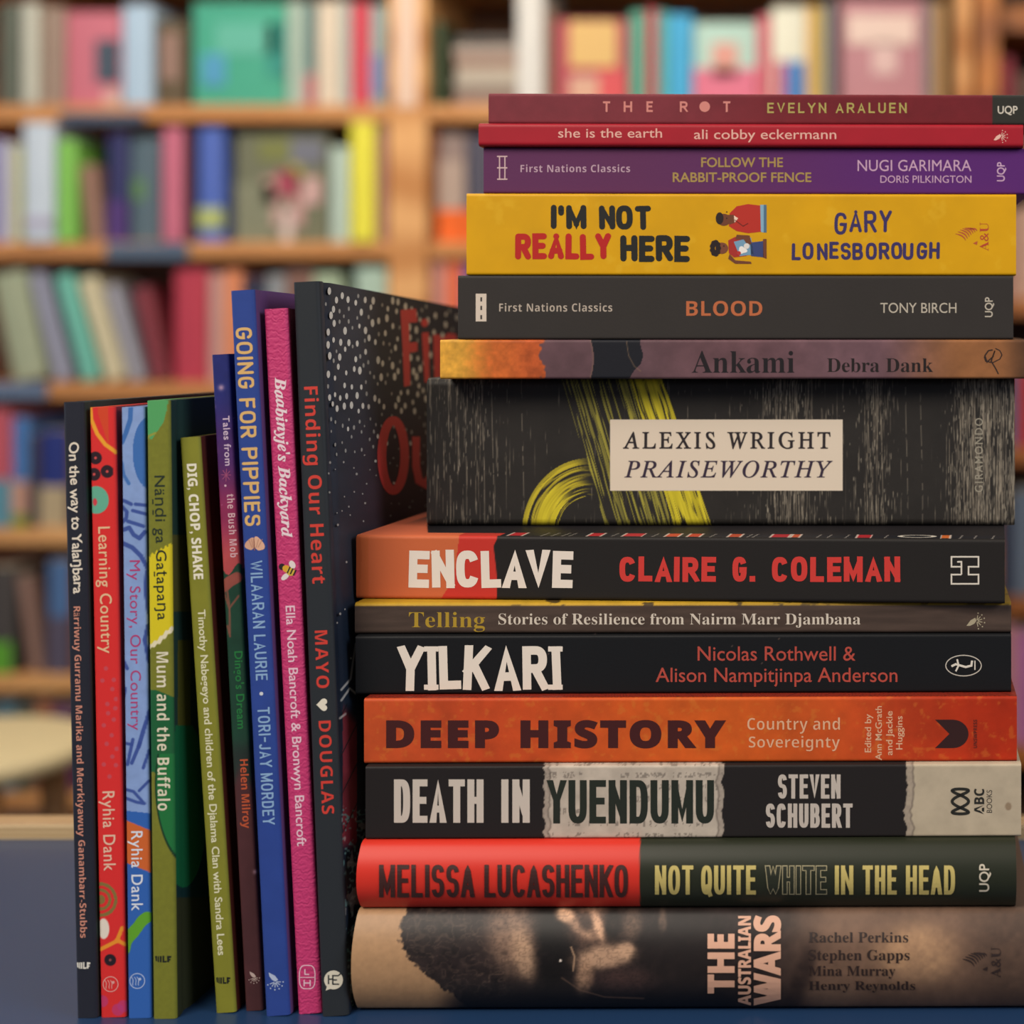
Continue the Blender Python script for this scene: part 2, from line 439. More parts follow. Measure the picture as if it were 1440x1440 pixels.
def circ_logo(ly, cx, cy, r, col):
    ly.line([(cx+r*math.cos(a), cy+r*math.sin(a)) for a in np.linspace(0, 2*math.pi, 25)[:-1]], 1.2, col, closed=True)
    for k in (-.35, .05, .4):
        ly.line([(cx+r*(k-.45+.35*t+.12*math.sin(5*t)), cy+r*(-.55+1.15*t)) for t in np.linspace(0, 1, 8)], 1.0, col, z=.00001)
    ly.disc(cx+r*.35, cy-r*.25, r*.2, r*.2, col, z=.00002, n=10)
def bilf(ly, x0, x1, yb, h, col):
    w = x1-x0
    ly.poly([(x0, yb-h*.9), (x0+w*.12, yb-h), (x0+w*.12, yb-h*.1), (x0+w*.04, yb-h*.2)], col)
    ly.poly([(x0+w*.16, yb-h*.85), (x0+w*.24, yb-h), (x0+w*.24, yb+h*.05), (x0+w*.16, yb-h*.05)], col)
    ly.poly([(x0+w*.29, yb-h*.95), (x0+w*.40, yb-h*.95), (x0+w*.40, yb), (x0+w*.29, yb+h*.05)], col)
    ly.poly([(x0+w*.46, yb-h), (x0+w*.56, yb-h), (x0+w*.56, yb-h*.2), (x0+w*.72, yb-h*.2), (x0+w*.70, yb+h*.05), (x0+w*.46, yb+h*.05)], col)
    ly.poly([(x0+w*.74, yb-h), (x0+w, yb-h*.95), (x0+w*.97, yb-h*.65), (x0+w*.86, yb-h*.66), (x0+w*.86, yb+h*.02), (x0+w*.74, yb)], col)
    ly.poly([(x0+w*.86, yb-h*.5), (x0+w*.95, yb-h*.5), (x0+w*.93, yb-h*.25), (x0+w*.86, yb-h*.25)], col, z=.00001)

# ================================================================ THE STACK
elev = 0.0004
def stack_book(label, Y0, xl, xr, ytop, phi, colour, depth=0.150, **k):
    global elev
    ph = math.radians(phi); U = np.array([math.cos(ph), math.sin(ph), 0]); D = np.array([-math.sin(ph), math.cos(ph), 0]); V = np.array([0, 0, 1.])
    X0 = (xl-PX)*Y0/F; q = (xr-PX)/F
    L = (q*Y0-X0)/(U[0]-q*U[1])
    top = CZ-(ytop-PY)*Y0/F
    O = np.array([X0, Y0, elev]); H = top-elev-0.00012
    b = Book(O, U, V, D, L, H, depth, **k)
    elev = top
    e = new_empty('book', (O[0], O[1], O[2]+TZ), label, 'book')
    b.build(O, e, colour)
    return b

def c_aw(x, y, reg, q):
    n = len(x); c = base('#a8835f', n)
    yy = np.where(reg == 2, 1278, np.clip(y, 1278, 1425))
    g = fbm(x, yy, 6, 3)
    c = c*(0.92+.12*g[:, None])
    hairedge = 570+26*np.sin((yy-1278)/22.)*0-0+np.where(yy > 1345, (yy-1345)*1.25, -6*np.cos((yy-1310)/20))+14*(fbm(x, yy, 9, 5)-.5)
    curl = 9*(noise(x, yy, 6, 5, 71)-.5)+5*(noise(x, yy, 2.5, seed=72)-.5)
    dark = sm(-2, 3, x-hairedge+curl)
    wx = x+14*fbm(x, yy, 20, 41); wy = yy+14*fbm(x, yy, 20, 42)
    ridge = np.clip(1-np.abs(noise(wx, wy, 9, 5, 43)-.5)*7, 0, 1)*fbm(x, yy, 30, 44)
    hair = base('#241c1a', n)*(0.6+.9*fbm(x*1.2+yy*.6, yy-x*.3, 14, 9)[:, None])
    hair = mixc(hair, hx('#6a5648'), ridge*.9*(1-sm(690, 760, x)))
    c = mixc(c, hair, dark)
    def blob(cx, cy, rx, ry, col, a, rot=0, sd=0):
        nonlocal c
        cr, sr = math.cos(rot), math.sin(rot); dx, dy = x-cx, yy-cy
        u = (cr*dx+sr*dy)/rx; v = (-sr*dx+cr*dy)/ry
        w = np.exp(-(u*u+v*v)**1.9)*np.minimum(a, 1.2)*(.55+.9*fbm(x, yy, 9, sd+20))
        c = mixc(c, hx(col), w)
    blob(722, 1322, 36, 52, '#7f6452', .95, -.25)
    blob(736, 1340, 16, 40, '#b08d70', .9, -.25, 1)
    blob(780, 1330, 27, 80, '#14100e', 1.1, 0, 4)
    blob(836, 1300, 38, 34, '#6d5141', .9, 0, 5)
    blob(795, 1287, 14, 10, '#d8aa86', 1.1, .3, 2)
    blob(816, 1306, 24, 8, '#a88368', .9, .6, 21)
    blob(841, 1302, 8, 24, '#d0a280', 1.1, -.35, 3)
    blob(824, 1298, 10, 12, '#3f2e26', .9, .2, 22)
    blob(862, 1298, 13, 30, '#1d1613', 1.1, .1, 23)
    blob(850, 1346, 42, 17, '#b08c70', 1.1, -.12, 6)
    blob(880, 1336, 14, 12, '#c49c7c', .9, 0, 24)
    blob(822, 1376, 13, 26, '#a98468', 1.0, .15, 7)
    blob(890, 1300, 14, 22, '#6d5646', .8, 0, 8)
    blob(932, 1297, 6, 17, '#b08b70', 1.0, 0, 9)
    blob(880, 1382, 46, 22, '#4a3530', .8, 0, 10)
    skt = np.clip(1-np.abs(noise(x+6*fbm(x, yy, 9, 61), yy, 5, 2.6, 62)-.5)*6, 0, 1)*((x > 690) & (x < 920)); c = c*(1-.22*skt[:, None])
    blob(960, 1330, 60, 60, '#201a18', .9, 0, 11)
    r = sm(1060, 1180, x)
    skin = base('#6b5242', n)
    c = mixc(c, skin*(.85+.25*fbm(x, yy, 12, 31)[:, None]), r)
    blob(1290, 1340, 60, 42, '#a98462', .85, 0, 12)
    blob(1195, 1305, 50, 24, '#7d614e', .6, 0, 13)
    blob(1125, 1380, 14, 60, '#2a1f1b', .8, .3, 14)
    blob(1420, 1340, 60, 90, '#4b3a30', .8, 0, 15)
    blob(1170, 1400, 40, 22, '#7d6350', .5, 0, 16)
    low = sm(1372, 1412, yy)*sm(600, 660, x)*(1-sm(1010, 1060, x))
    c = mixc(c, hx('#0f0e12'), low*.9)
    lid = seg(x, yy, [(790, 1375), (815, 1392), (850, 1402), (905, 1404)])
    c = mixc(c, hx('#8a6a55'), np.clip(1.4-lid, 0, 1)*.5)
    cre = seg(x, yy, [(803, 1332), (808, 1345), (806, 1365)])
    c = mixc(c, hx('#c09a78'), np.clip(1.6-cre, 0, 1)*.7)
    d = np.hypot(x-788, yy-1351); c = mixc(c, hx('#f0e0d0'), np.clip(2.2-d, 0, 1))
    return c
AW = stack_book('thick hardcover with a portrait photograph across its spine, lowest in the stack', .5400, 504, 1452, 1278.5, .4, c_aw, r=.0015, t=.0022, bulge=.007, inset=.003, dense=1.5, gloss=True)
ly = Layer()
for t, xb, xc, y0, y1, o in (('THE', 1033, 995, 1397, 1313, .03), ('AUSTRALIAN', 1056, 1038, 1414, 1288, .02), ('WARS', 1098, 1060, 1414, 1287, .035)):
    ly.up(t, xb, xc, y0, y1, '#d3a287', 'bold', o, cuts=6)
ly.put(AW, 'title', eps=.00022)
ly = Layer()
for t, x1, yb, yc in (('Rachel Perkins', 1277, 1325, 1311), ('Stephen Gapps', 1279, 1350, 1336), ('Mina Murray', 1259, 1372, 1358.5), ('Henry Reynolds', 1287, 1392, 1380)):
    ly.h(t, 1137, x1, yb, yc, '#2a1c17', 'serif', -.003, cuts=4)
ly.put(AW, 'author_names', eps=.00022)
ly = Layer(); bird(ly, 1352, 1336, 36, 30, '#2c1f1b'); ly.up('A&U', 1407, 1394, 1375, 1332, '#2c1f1b', 'serif', -.005); ly.put(AW, 'publisher_logo', eps=.00022)

def c_nq(x, y, reg, q):
    n = len(x); c = base('#cc3022', n)
    e = 902-4*np.cos((y-1230)/60.)+1.2
    c = mixc(c, hx('#25281b'), sm(-1, 1, x-e))
    return c
NQ = stack_book('hardcover with a half red, half dark green spine, second from bottom of the stack', .5410, 509, 1428, 1182.5, .4, c_nq, r=.0012, t=.0022, bulge=.0055, inset=.003, gloss=True)
ly = Layer()
hb(ly, 'MELISSA', 533, 667, 1262, 1216, 6.2, '#3b1c17', cuts=True, gap=.5); hb(ly, 'LUCASHENKO', 681, 883, 1262, 1216, 6.2, '#3b1c17', cuts=True, gap=.42)
ly.put(NQ, 'author_name', eps=.00022)
ly = Layer()
for t, a, b in (('NOT', 921, 975), ('QUITE', 986, 1063), ('IN', 1174, 1200), ('THE', 1213, 1261), ('HEAD', 1274, 1343)):
    hb(ly, t, a, b, 1258, 1217, 5.8, '#bba963', cuts=True, gap=.5)
hb(ly, 'WHITE', 1076, 1163, 1258, 1217, 7.6, '#a79c78', cuts=True, gap=.2); hb(ly, 'WHITE', 1076, 1163, 1258, 1217, 7.6, '#25281b', cuts=True, gap=.2, sd=5.4, z=.00006)
ly.put(NQ, 'title', eps=.00022)
ly = Layer(); ly.up('UQP', 1391, 1377, 1254, 1215, '#c9bea8', '', .01); ly.put(NQ, 'publisher_logo', eps=.00022)

def c_death(x, y, reg, q):
    n = len(x); c = base('#211d1c', n)
    yy = y
    e1 = 764+5*noise(x*0, yy, 9, seed=3)+3*noise(x*0, yy, 3, seed=4)-3
    e2 = 1013+5*noise(x*0, yy, 11, seed=5)+2*noise(x*0, yy, 4, seed=6)
    e3 = 1267+9*noise(x*0, yy, 22, seed=7)+3*noise(x*0, yy, 6, seed=8)
    pap = base('#b9ac9b', n)*(.88+.2*fbm(x, yy, 16, 5)[:, None])
    m1 = sm(-.7, .7, x-e1)*(1-sm(-.7, .7, x-e2))
    c = mixc(c, pap, m1)
    # faint newsprint lines on the torn scrap
    rows = (np.abs(((yy-1082) % 17)-8) < 4.0)*(noise(x, np.floor((yy-1082)/17)*50, 3.2, 50, 9) > .56)*(noise(x, yy, 1.6, 2.0, 11) > .45)
    c = mixc(c, hx('#6d645a'), rows*m1*(noise(x, yy, 60, 20, 12) > .42)*.65)
    pap2 = base('#b6a78e', n)*(.93+.12*fbm(x, yy, 22, 15)[:, None])
    m2 = sm(-.7, .7, x-e3)
    c = mixc(c, pap2, m2)
    for e, s in ((e1, 1), (e2, -1), (e3, 1)):
        dd = (x-e)*s
        c = mixc(c, hx('#8f8174'), (dd > 0)*(dd < (9 if e is e3 else 7))*(.35+.4*noise(x, yy, 3, seed=21)))
        c = mixc(c, hx('#564c44'), np.exp(-((dd-(9.5 if e is e3 else 7.5))/1.2)**2)*.6)
    sp = (noise(x, yy, 3, seed=31) > .985); c = mixc(c, hx('#8a7258'), sp*m2*.5)
    d = np.hypot(x-1418, (yy-1134)*.8); c = mixc(c, hx('#857058'), np.clip(5-d, 0, 1)*m2*.8)
    return c
DE = stack_book('black paperback with torn newsprint scraps and tall white capitals on its spine', .5425, 514, 1436, 1077.5, .8, c_death, dense=1.5, r=.0008)
ly = Layer()
hb(ly, 'DEATH', 554, 680, 1157, 1096, 9.8, '#c4b8aa', gap=.36); hb(ly, 'IN', 705, 745, 1157, 1096, 10, '#c4b8aa', gap=.55)
hb(ly, 'YUENDUMU', 770, 1004, 1158, 1097, 9.6, '#20261c', gap=.4)
ly.put(DE, 'title')
ly = Layer(); hb(ly, 'STEVEN', 1094, 1182, 1123, 1089, 5.4, '#bdb1a4', gap=.45); hb(ly, 'SCHUBERT', 1077, 1199, 1164, 1130, 5.6, '#bdb1a4', gap=.45); ly.put(DE, 'author_name')
ly = Layer()
ly.line([(1350.5+11.5*math.cos(3*t+.0), 1127-17.5*math.sin(t+.0)) for t in np.linspace(0.26, 2*math.pi+.26, 121)], 4.2, '#26251f')
ly.up('ABC', 1384, 1370, 1145, 1109, '#26251f', 'bold', .01); ly.up('BOOKS', 1395, 1387.5, 1143, 1111, '#3a362e'); ly.put(DE, 'publisher_logo')

def c_deep(x, y, reg, q):
    n = len(x); f = fbm(x, y, 30, 2)
    c = mixc(base('#b8421f', n), hx('#c4561c'), np.exp(-((x-1000)/230.)**2))
    c = mixc(c, hx('#a82c10'), sm(1150, 1420, x)); c = mixc(c, hx('#c25a2a'), (1-sm(520, 700, x))*.4)
    c = c*(.88+.24*f[:, None]); c = mixc(c, hx('#c8742a'), np.clip((fbm(x, y, 9, 8)-.62)*3, 0, .4))
    hb_ = np.abs(((x+q['d']*9000*np.where((x//34) % 2 == 0, 1, -1)) % 7)-3.5) < 1.5
    top = base('#9c2c18', n); top = mixc(top, hx('#1c1211'), hb_*1.0)
    c = mixc(c, top, (reg == 2)*1.0)
    return c
DH = stack_book('orange red paperback with heavy dark brown capitals on its spine', .5455, 512, 1430, 982, .8, c_deep, r=.0010, topdense=1.2, dense=1.5)
ly = Layer(); ly.h('DEEP HISTORY', 543, 1021, 1052, 1013, '#3f1412', 'bold', .045, space=1.2); ly.put(DH, 'title')
ly = Layer(); ly.h('Country and', 1051, 1181, 1026, 1010, '#d9a985', 'bold', -.018); ly.h('Sovereignty', 1053, 1181, 1051, 1036, '#d9a985', 'bold', -.018); ly.put(DH, 'subtitle')
ly = Layer()
for t, xb, y0, y1 in (('Edited by', 1225, 1058, 1004), ('Ann McGrath', 1240, 1069, 993), ('and Jackie', 1255, 1062, 1000), ('Huggins', 1269, 1054, 1007)):
    ly.up(t, xb, xb-9, y0, y1, '#d9a985', '', .008)
ly.put(DH, 'editor_names')
ly = Layer(); P = [(1315, 1012), (1340, 1012)]+[(1340+22*math.cos(a), 1032+20*math.sin(a)) for a in np.linspace(-math.pi/2, math.pi/2, 14)]+[(1315, 1052), (1335, 1032)]
ly.poly(P, '#301614'); ly.up('UNSWPRESS', 1374, 1369, 1052, 1012, '#4a1a12', 'bold'); ly.put(DH, 'publisher_logo')

def c_yil(x, y, reg, q):
    n = len(x); c = base('#131416', n)
    s = (noise(x, y, 2.2, seed=1) > .975)*(noise(x, y, 9, seed=2) > .6); c = mixc(c, hx('#5a4a42'), s*.8)
    return c
YI = stack_book('black paperback with rough white jagged capitals, just above the orange red book', .5510, 500, 1422, 894, .9, c_yil, r=.0009)
ly = Layer(); hb(ly, 'YILKARI', 560, 787, 970, 909, 12, '#e0d4c4', jit=.8, gap=.45, serif_i=True); ly.put(YI, 'title')
ly = Layer(); ly.h('Nicolas Rothwell &', 981, 1203, 929, 909, '#ae4638', '', .004); ly.h('Alison Nampitjinpa Anderson', 922, 1262, 959, 939, '#ae4638', '', .004); ly.put(YI, 'author_names')
ly = Layer(); ly.line([(1355+25*math.cos(a), 936+14.5*math.sin(a)) for a in np.linspace(0, 2*math.pi, 33)[:-1]], 1.4, '#bdb5a6', closed=True)
ly.line([(1338, 937), (1344, 934), (1358, 938), (1366, 936), (1367, 929)], 3, '#d8d0c0'); ly.line([(1346, 927), (1348, 936), (1344, 944)], 2.4, '#d8d0c0', z=.00001); ly.line([(1371, 929), (1371, 942)], 1.6, '#d8d0c0', z=.00001)
ly.put(YI, 'publisher_logo')

def c_tell(x, y, reg, q):
    n = len(x); c = base('#493b33', n)*(.82+.36*fbm(x, y*9, 60, 3)[:, None])
    top = base('#b08a24', n)*(.9+.2*fbm(x, y, 20, 4)[:, None])
    blot = sm(.6, .68, fbm(x, y*3, 26, 9))*sm(650, 800, x); top = mixc(top, hx('#2b2116'), blot*.8)
    top = mixc(top, hx('#6b5418'), sm(900, 1300, x)*.6)
    return mixc(c, top, ((reg == 2) | (q['v'] > q['H']-.0012))*1.0)
TE = stack_book('thin brown spined paperback with a yellow cover edge and gold and white lettering', .5540, 499, 1422, 847.5, .4, c_tell, r=.0013, topdense=1.5)
ly = Layer(); ly.h('Telling', 575, 682, 882, 861, '#a98928', 'serif', -.005); ly.put(TE, 'title')
ly = Layer(); ly.h('Stories of Resilience from Nairm Marr Djambana', 701, 1210, 878, 863, '#cfc2b0', 'serif', -.005); ly.put(TE, 'subtitle')
ly = Layer(); seedpod(ly, 1372, 872, 13, '#a89c80'); ly.put(TE, 'publisher_logo')

def c_enc(x, y, reg, q):
    n = len(x); c = base('#c2623a', n)
    c = mixc(c, hx('#a84d2a'), (x < 507+1.5*np.sin((y-750)/20))*.7); c = mixc(c, hx('#b55a2c'), (x < 518)*.5)
    eb = 640-((y-800)/8)+np.where(y > 815, -(y-815)*.55, 0)
    c = mixc(c, hx('#bf3329'), (x > eb)*1.0)
    c = mixc(c, hx('#211e1c'), sm(-.8, .8, x-(702-6*sm(755, 770, y)+3*np.sin(y/25))))
    d = q['d']; U = q['u']/q['L']*916+497
    top = base('#1b1b20', n); top = mixc(top, hx('#b8382c'), (U < 702)*1.0); top = mixc(top, hx('#cc6642'), (U < 642)*1.0); top = mixc(top, hx('#c5482f'), ((U > 560)&(U < 612)&(d > .004))*.0)
    top = mixc(top, hx('#1d1a1c'), ((U > 588-(d-.008)*1500) & (d > .0075))*1.0)
    for a, b, cc in ((712, 733, '#a8262c'), (825, 845, '#a8262c'), (875, 903, '#a8262c'), (935, 955, '#b5442c'), (967, 985, '#b03828'), (1024, 1042, '#a84428'), (1085, 1110, '#a02028'), (1113, 1126, '#b04a2a'), (1205, 1226, '#a02028'), (1324, 1337, '#c0622c')):
        w = (U > a) & (U < b) & (d > .0015) & (d < .009); top = mixc(top, hx(cc), w*1.0)
        top = mixc(top, hx('#cfc0b0'), ((np.abs(U-a) < 1.3) | (np.abs(U-b) < 1.3))*((d > .001) & (d < .0095))*.8)
    for a in (760, 775, 790, 800, 860, 918, 1000, 1052, 1060, 1150, 1165, 1190, 1245, 1350, 1370, 1395):
        top = mixc(top, hx('#8d867c'), ((np.abs(U-a-d*400) < 1.0) & (d > .001) & (d < .009))*.8)
    top = mixc(top, hx('#c8c0b0'), (np.abs(np.hypot((U-1290)/24, (d-.006)/.003)-1) < .14)*1.0)
    return mixc(c, top, (reg == 2)*1.0)
EN = stack_book('paperback with an orange, red and black spine, under the thickest book', .5620, 501, 1413, 752, -2.6, c_enc, r=.0012, topdense=1.2, dense=1.5)
ly = Layer(); hb(ly, 'ENCLAVE', 575, 805, 826, 774, 11.8, '#e2d5c6', gap=.25, jit=.5); ly.put(EN, 'title')
ly = Layer()
for t, a, b in (('CLAIRE', 871, 1007), ('G.', 1030, 1062), ('COLEMAN', 1086, 1266)): hb(ly, t, a, b, 818, 783, 8, '#c9372f', gap=.5, jit=.25)
ly.put(EN, 'author_name')
ly = Layer(); ly.line([(1352, 795), (1352, 797), (1338, 797), (1338, 783), (1376, 783), (1376, 797), (1362, 797), (1362, 808), (1376, 808), (1376, 821), (1338, 821), (1338, 808), (1352, 808), (1352, 797)][1:-1], 2.2, '#d6cdbd')
ly.line([(1346, 790), (1352, 790), (1352, 800), (1352, 808)], 2.2, '#d6cdbd', z=.00001); ly.put(EN, 'publisher_logo')

def c_pra(x, y, reg, q):
    n = len(x); c = base('#2a2724', n)*(.9+.2*fbm(x, y, 30, 3)[:, None])
    dens = -.12+.30*np.exp(-((x-650)/60.)**2)+.62*np.exp(-((x-1110)/42.)**2)+.50*np.exp(-((x-1230)/28.)**2)+.80*sm(1310, 1365, x)-.05*np.exp(-((x-760)/70.)**2)-.2*np.exp(-((x-1290)/20.)**2)
    for i, (w_, l_, th) in enumerate(((1.3, 60, .86), (1.0, 26, .90), (1.7, 90, .90), (1.1, 14, .92), (1.2, 40, .90))):
        st = noise(x+.8*np.sin(y/37.+i), y+(_h(np.floor(x/w_), x*0, i)*400), w_, l_, 5+i)
        a = sm(th-.34*dens, th+.07-.34*dens, st); c = mixc(c, hx(('#8d8271', '#a59a86', '#776d5e', '#b0a590', '#8a7f6e')[i]), a*(.25+.5*noise(x, y, 3, 7, 8+i)))
    for xx in (632, 655, 680, 693, 735, 1222, 1240, 1275, 1296):
        c = mixc(c, hx('#9a8f7c'), np.clip(1.0-np.abs(x-xx-1.5*np.sin(y/50)), 0, 1)*(noise(x, y, 2, 9, xx) > .35)*.6)
    t = (y-533)/205.
    def strands(c, s, along, cnt, th, lo, hi, m, sd):
        k1 = noise(s*cnt, along, 1, 95, sd); k2 = noise(s*cnt*2.1, along, 1, 30, sd+1)
        on = sm(th-.04, th+.06, k1*.7+k2*.45)
        tone = noise(s*cnt*1.3, along, 1, 60, sd+2)[:, None]
        col = hx(lo)*(1-tone)+hx(hi)*tone
        return mixc(c, col, on*m)
    sk = (x-(790+60*t))/98.
    c = strands(c, sk, y, 46, .62, '#6a6432', '#a39a3c', (sk > 0)*(sk < 1)*1.0, 12)
    sk = (x-(886+62*t))/(46+6*t)
    c = strands(c, sk, y, 17, .36, '#a89a24', '#dccb34', (sk > 0)*(sk < 1)*1.0, 15)
    cx, cy = 829., 752.; rr = np.hypot((x-cx)*.98, (y-cy)*.92); ang = np.degrees(np.arctan2(cy-y, cx-x))
    sk = (rr-44-ang*.06)/50
    m = (sk > 0)*(sk < 1)*(ang > 1)*(1-sm(80, 100, ang+14*noise(sk*16, y*0, 1, 1, 40)))
    c = strands(c, sk, ang*1.2, 22, .55, '#9a8c2a', '#c9b630', m, 16)
    m2 = m*(sk > .1)*(sk < .62)*(1-sm(45, 75, ang)); c = strands(c, sk, ang*1.2, 22, .40, '#b5a428', '#dccb34', m2, 19)
    top = (reg == 2); c = mixc(c, base('#3a3836', n), top*1.0)
    return c
PR = stack_book('very thick black paperback with scratch marks, yellow brush strokes and a cream title panel', .5860, 600, 1427, 531.5, .1, c_pra, r=.0026, dense=1.0, topdense=2)
ly = Layer(); ly.poly([(858, 590), (1185, 590), (1185, 690), (858, 690)], '#dacab4')
pl = ly.put(PR, 'title_panel', eps=.00006)
ly = Layer(); ly.h('ALEXIS WRIGHT', 876, 1168, 631, 607.5, '#2a2224', 'italic', .017, space=1.3, shear=.26); ly.put(PR, 'author_name', eps=.00012)
ly = Layer(); ly.h('PRAISEWORTHY', 878, 1171, 671.5, 648, '#35283a', 'italic', .009, space=1.15); ly.put(PR, 'title', eps=.00012)
ly = Layer(); ly.up('GIRAMONDO', 1382, 1371, 692, 588, '#98917f', '', .004, space=1.25); ly.put(PR, 'publisher_name')

def c_ank(x, y, reg, q):
    n = len(x); g = fbm(x, y, 8, 3, 4)
    c = mixc(base('#d9a03c', n), hx('#c4642c'), sm(640, 700, x+20*(g-.5))); c = mixc(c, hx('#b04e28'), sm(700, 755, x)*.7)
    c = c*(.8+.36*g[:, None])
    pur = mixc(base('#5f464b', n), hx('#66494e'), sm(900, 1000, x)); pur = mixc(pur, hx('#6a4e54'), sm(1050, 1180, x)); pur = mixc(pur, hx('#8c5c38'), sm(1230, 1360, x)); pur = mixc(pur, hx('#5a3c28'), sm(1400, 1445, x))
    pur = pur*(.85+.28*fbm(x, y, 24, 7)[:, None])
    c = mixc(c, pur, sm(-3, 3, x-(762+14*(noise(x, y, 5, seed=9)-.5)+4*np.sin(y/9))))
    e = 831+4*np.sin((y-478)/17); e2 = 902+2*np.sin(y/6.)-np.clip(y-512, 0, 30)*.9
    c = mixc(c, hx('#1b1c22'), (x > e)*(x < e2)*1.0)
    c = mixc(c, hx('#8a6f52'), np.clip(1.1-np.abs(x-(e-1)), 0, 1)*.5); c = mixc(c, hx('#8a6f52'), np.clip(1.1-seg(x, y, [(881, 480), (884, 500), (892, 515), (901, 522)]), 0, 1)*.6)
    return c
AN = stack_book('slim paperback fading from gold to purple brown, on the thick scratched black book', .5740, 619, 1448, 477.5, 1.0, c_ank, r=.0009, dense=1.3)
ly = Layer(); ly.h('Ankami', 973, 1117, 524, 494, '#160f12', 'serif', -.004); ly.put(AN, 'title')
ly = Layer(); ly.h('Debra Dank', 1163, 1312, 523, 504, '#1b1210', 'serif', -.004); ly.put(AN, 'author_name')
ly = Layer(); ly.line([(1384, 502), (1386, 508), (1396, 510), (1406, 505), (1409, 499), (1406, 493), (1400, 490)], 1.4, '#2b1c16', rnd=True)
ly.line([(1396, 492), (1390, 493), (1385, 500), (1388, 509), (1396, 502), (1399, 493), (1394, 508), (1400, 518), (1404, 526)], 1.8, '#2b1c16', z=.00001); ly.put(AN, 'publisher_logo')

def plain(h, var=.05, s=40):
    def f(x, y, reg, q):
        c = base(h, len(x)); return c*(1-var+2*var*fbm(x, y, s, 3)[:, None])
    return f
BL = stack_book('charcoal grey paperback with orange capitals, directly under the yellow book', .5750, 644, 1425, 387, 1.0, plain('#322e2b', .03), r=.0008)
ly = Layer(); ly.poly([(669, 413), (684, 413), (684, 452), (669, 452)], '#cfc0ae')
for yy in (418, 430, 443): ly.poly([(675.5, yy), (678, yy), (678, yy+6), (675.5, yy+6)], '#3b3733', z=.00002)
ly.h('First Nations Classics', 702, 861, 438, 427, '#b3a595', 'bold', -.01, space=1.08); ly.put(BL, 'series_mark')
ly = Layer(); ly.h('BLOOD', 965, 1072, 444, 423.5, '#b5633a', 'bold', -.005); ly.put(BL, 'title')
ly = Layer(); ly.h('TONY BIRCH', 1238, 1345, 440, 426, '#b8ae9c'); ly.put(BL, 'author_name')
ly = Layer(); ly.up('UQP', 1396, 1385, 446, 418, '#b8ae9c', '', .012); ly.put(BL, 'publisher_logo')

def c_im(x, y, reg, q):
    c = base('#cf9a06', len(x))*(.95+.10*fbm(x, y, 50, 3)[:, None]); return mixc(c, hx('#ddb03a'), np.clip((fbm(x, y, 26, 8)-.66)*3, 0, .3))
IM = stack_book('bright yellow paperback with two drawn children on its spine, in the stack', .5750, 656, 1429, 271.5, 1.2, c_im, r=.0009, gloss=True)
ly = Layer(); k = dict(rnd=True, jit=.35)
hb(ly, "I'M", 775, 824, 322, 288, 8.2, '#191915', gap=.25, **k); hb(ly, 'NOT', 842, 915, 323, 289, 8.2, '#191915', gap=.25, **k)
hb(ly, 'REALLY', 724, 860, 365, 328.5, 8.6, '#b01812', gap=.2, **k); hb(ly, 'HERE', 872, 970, 368, 331, 8.8, '#191915', gap=.2, **k); ly.put(IM, 'title')
ly = Layer(); hb(ly, 'GARY', 1173, 1253, 328, 297, 4.6, '#352a5a', gap=.7, rnd=True, jit=1); hb(ly, 'LONESBOROUGH', 1114, 1321, 365, 341, 4.6, '#352a5a', gap=.6, rnd=True, jit=.6); ly.put(IM, 'author_name')
ly = Layer()   # two children drawn sideways, heads to the left
ly.poly([(1025, 318), (1026, 300), (1036, 290), (1052, 287), (1069, 289), (1070, 326), (1052, 328), (1036, 325)], '#b02a1c')
ly.poly([(1069, 288), (1074, 288), (1074, 327), (1070, 326)], '#7fa6b8'); ly.poly([(1074, 288), (1078, 288), (1078, 327), (1074, 327)], '#4a6a80')
ly.poly([(1022, 302), (1032, 302), (1034, 313), (1026, 316)], '#6a3a22', z=.00001); ly.disc(1018, 309, 9.5, 8.5, '#6a3a22', z=.00002); ly.disc(1012, 307, 5.5, 8.5, '#241714', z=.00003)
ly.poly([(1032, 303), (1038, 307), (1033, 313)], '#e8c9b0', z=.00004); ly.line([(1033, 309), (1045, 318), (1052, 314)], 1, '#5a1810', z=.00005)
for yy in (298, 307): ly.disc(1022, yy, 1, 1, '#140c0a', z=.00006, n=8)
ly.poly([(1024, 338), (1034, 333), (1048, 334), (1050, 360), (1032, 362), (1025, 356)], '#a02a22')
ly.poly([(1032, 340), (1056, 334), (1060, 358), (1040, 360)], '#6f97b0', z=.00001); ly.poly([(1055, 341), (1073, 339), (1074, 362), (1056, 360)], '#33406f', z=.00001)
ly.poly([(1073, 336), (1078, 336), (1078, 364), (1073, 362)], '#6a3a22', z=.00001); ly.poly([(1036, 330), (1054, 331), (1057, 342), (1052, 346), (1046, 337), (1034, 337)], '#6a3a22', z=.00002)
ly.poly([(1026, 357), (1034, 366), (1056, 368), (1057, 371), (1034, 371), (1024, 364)], '#6a3a22', z=.00002); ly.disc(1015, 349, 9, 8, '#74402a', z=.00003)
for a in np.linspace(0, 2*math.pi, 10): ly.disc(1006+6*math.cos(a)*.7, 349+8*math.sin(a), 4, 4, '#201412', z=.00004+.000001*a, n=8)
ly.disc(1044, 352, 6, 5, '#e6e0d8', z=.00005, wob=.2); ly.disc(1050, 346, 4, 4, '#d8d2ca', z=.00006); ly.disc(1039, 356, 3, 3, '#b03028', z=.00006); ly.disc(1018, 346, 1, 1, '#140c0a', z=.00007, n=8)
ly.put(IM, 'spine_illustration')
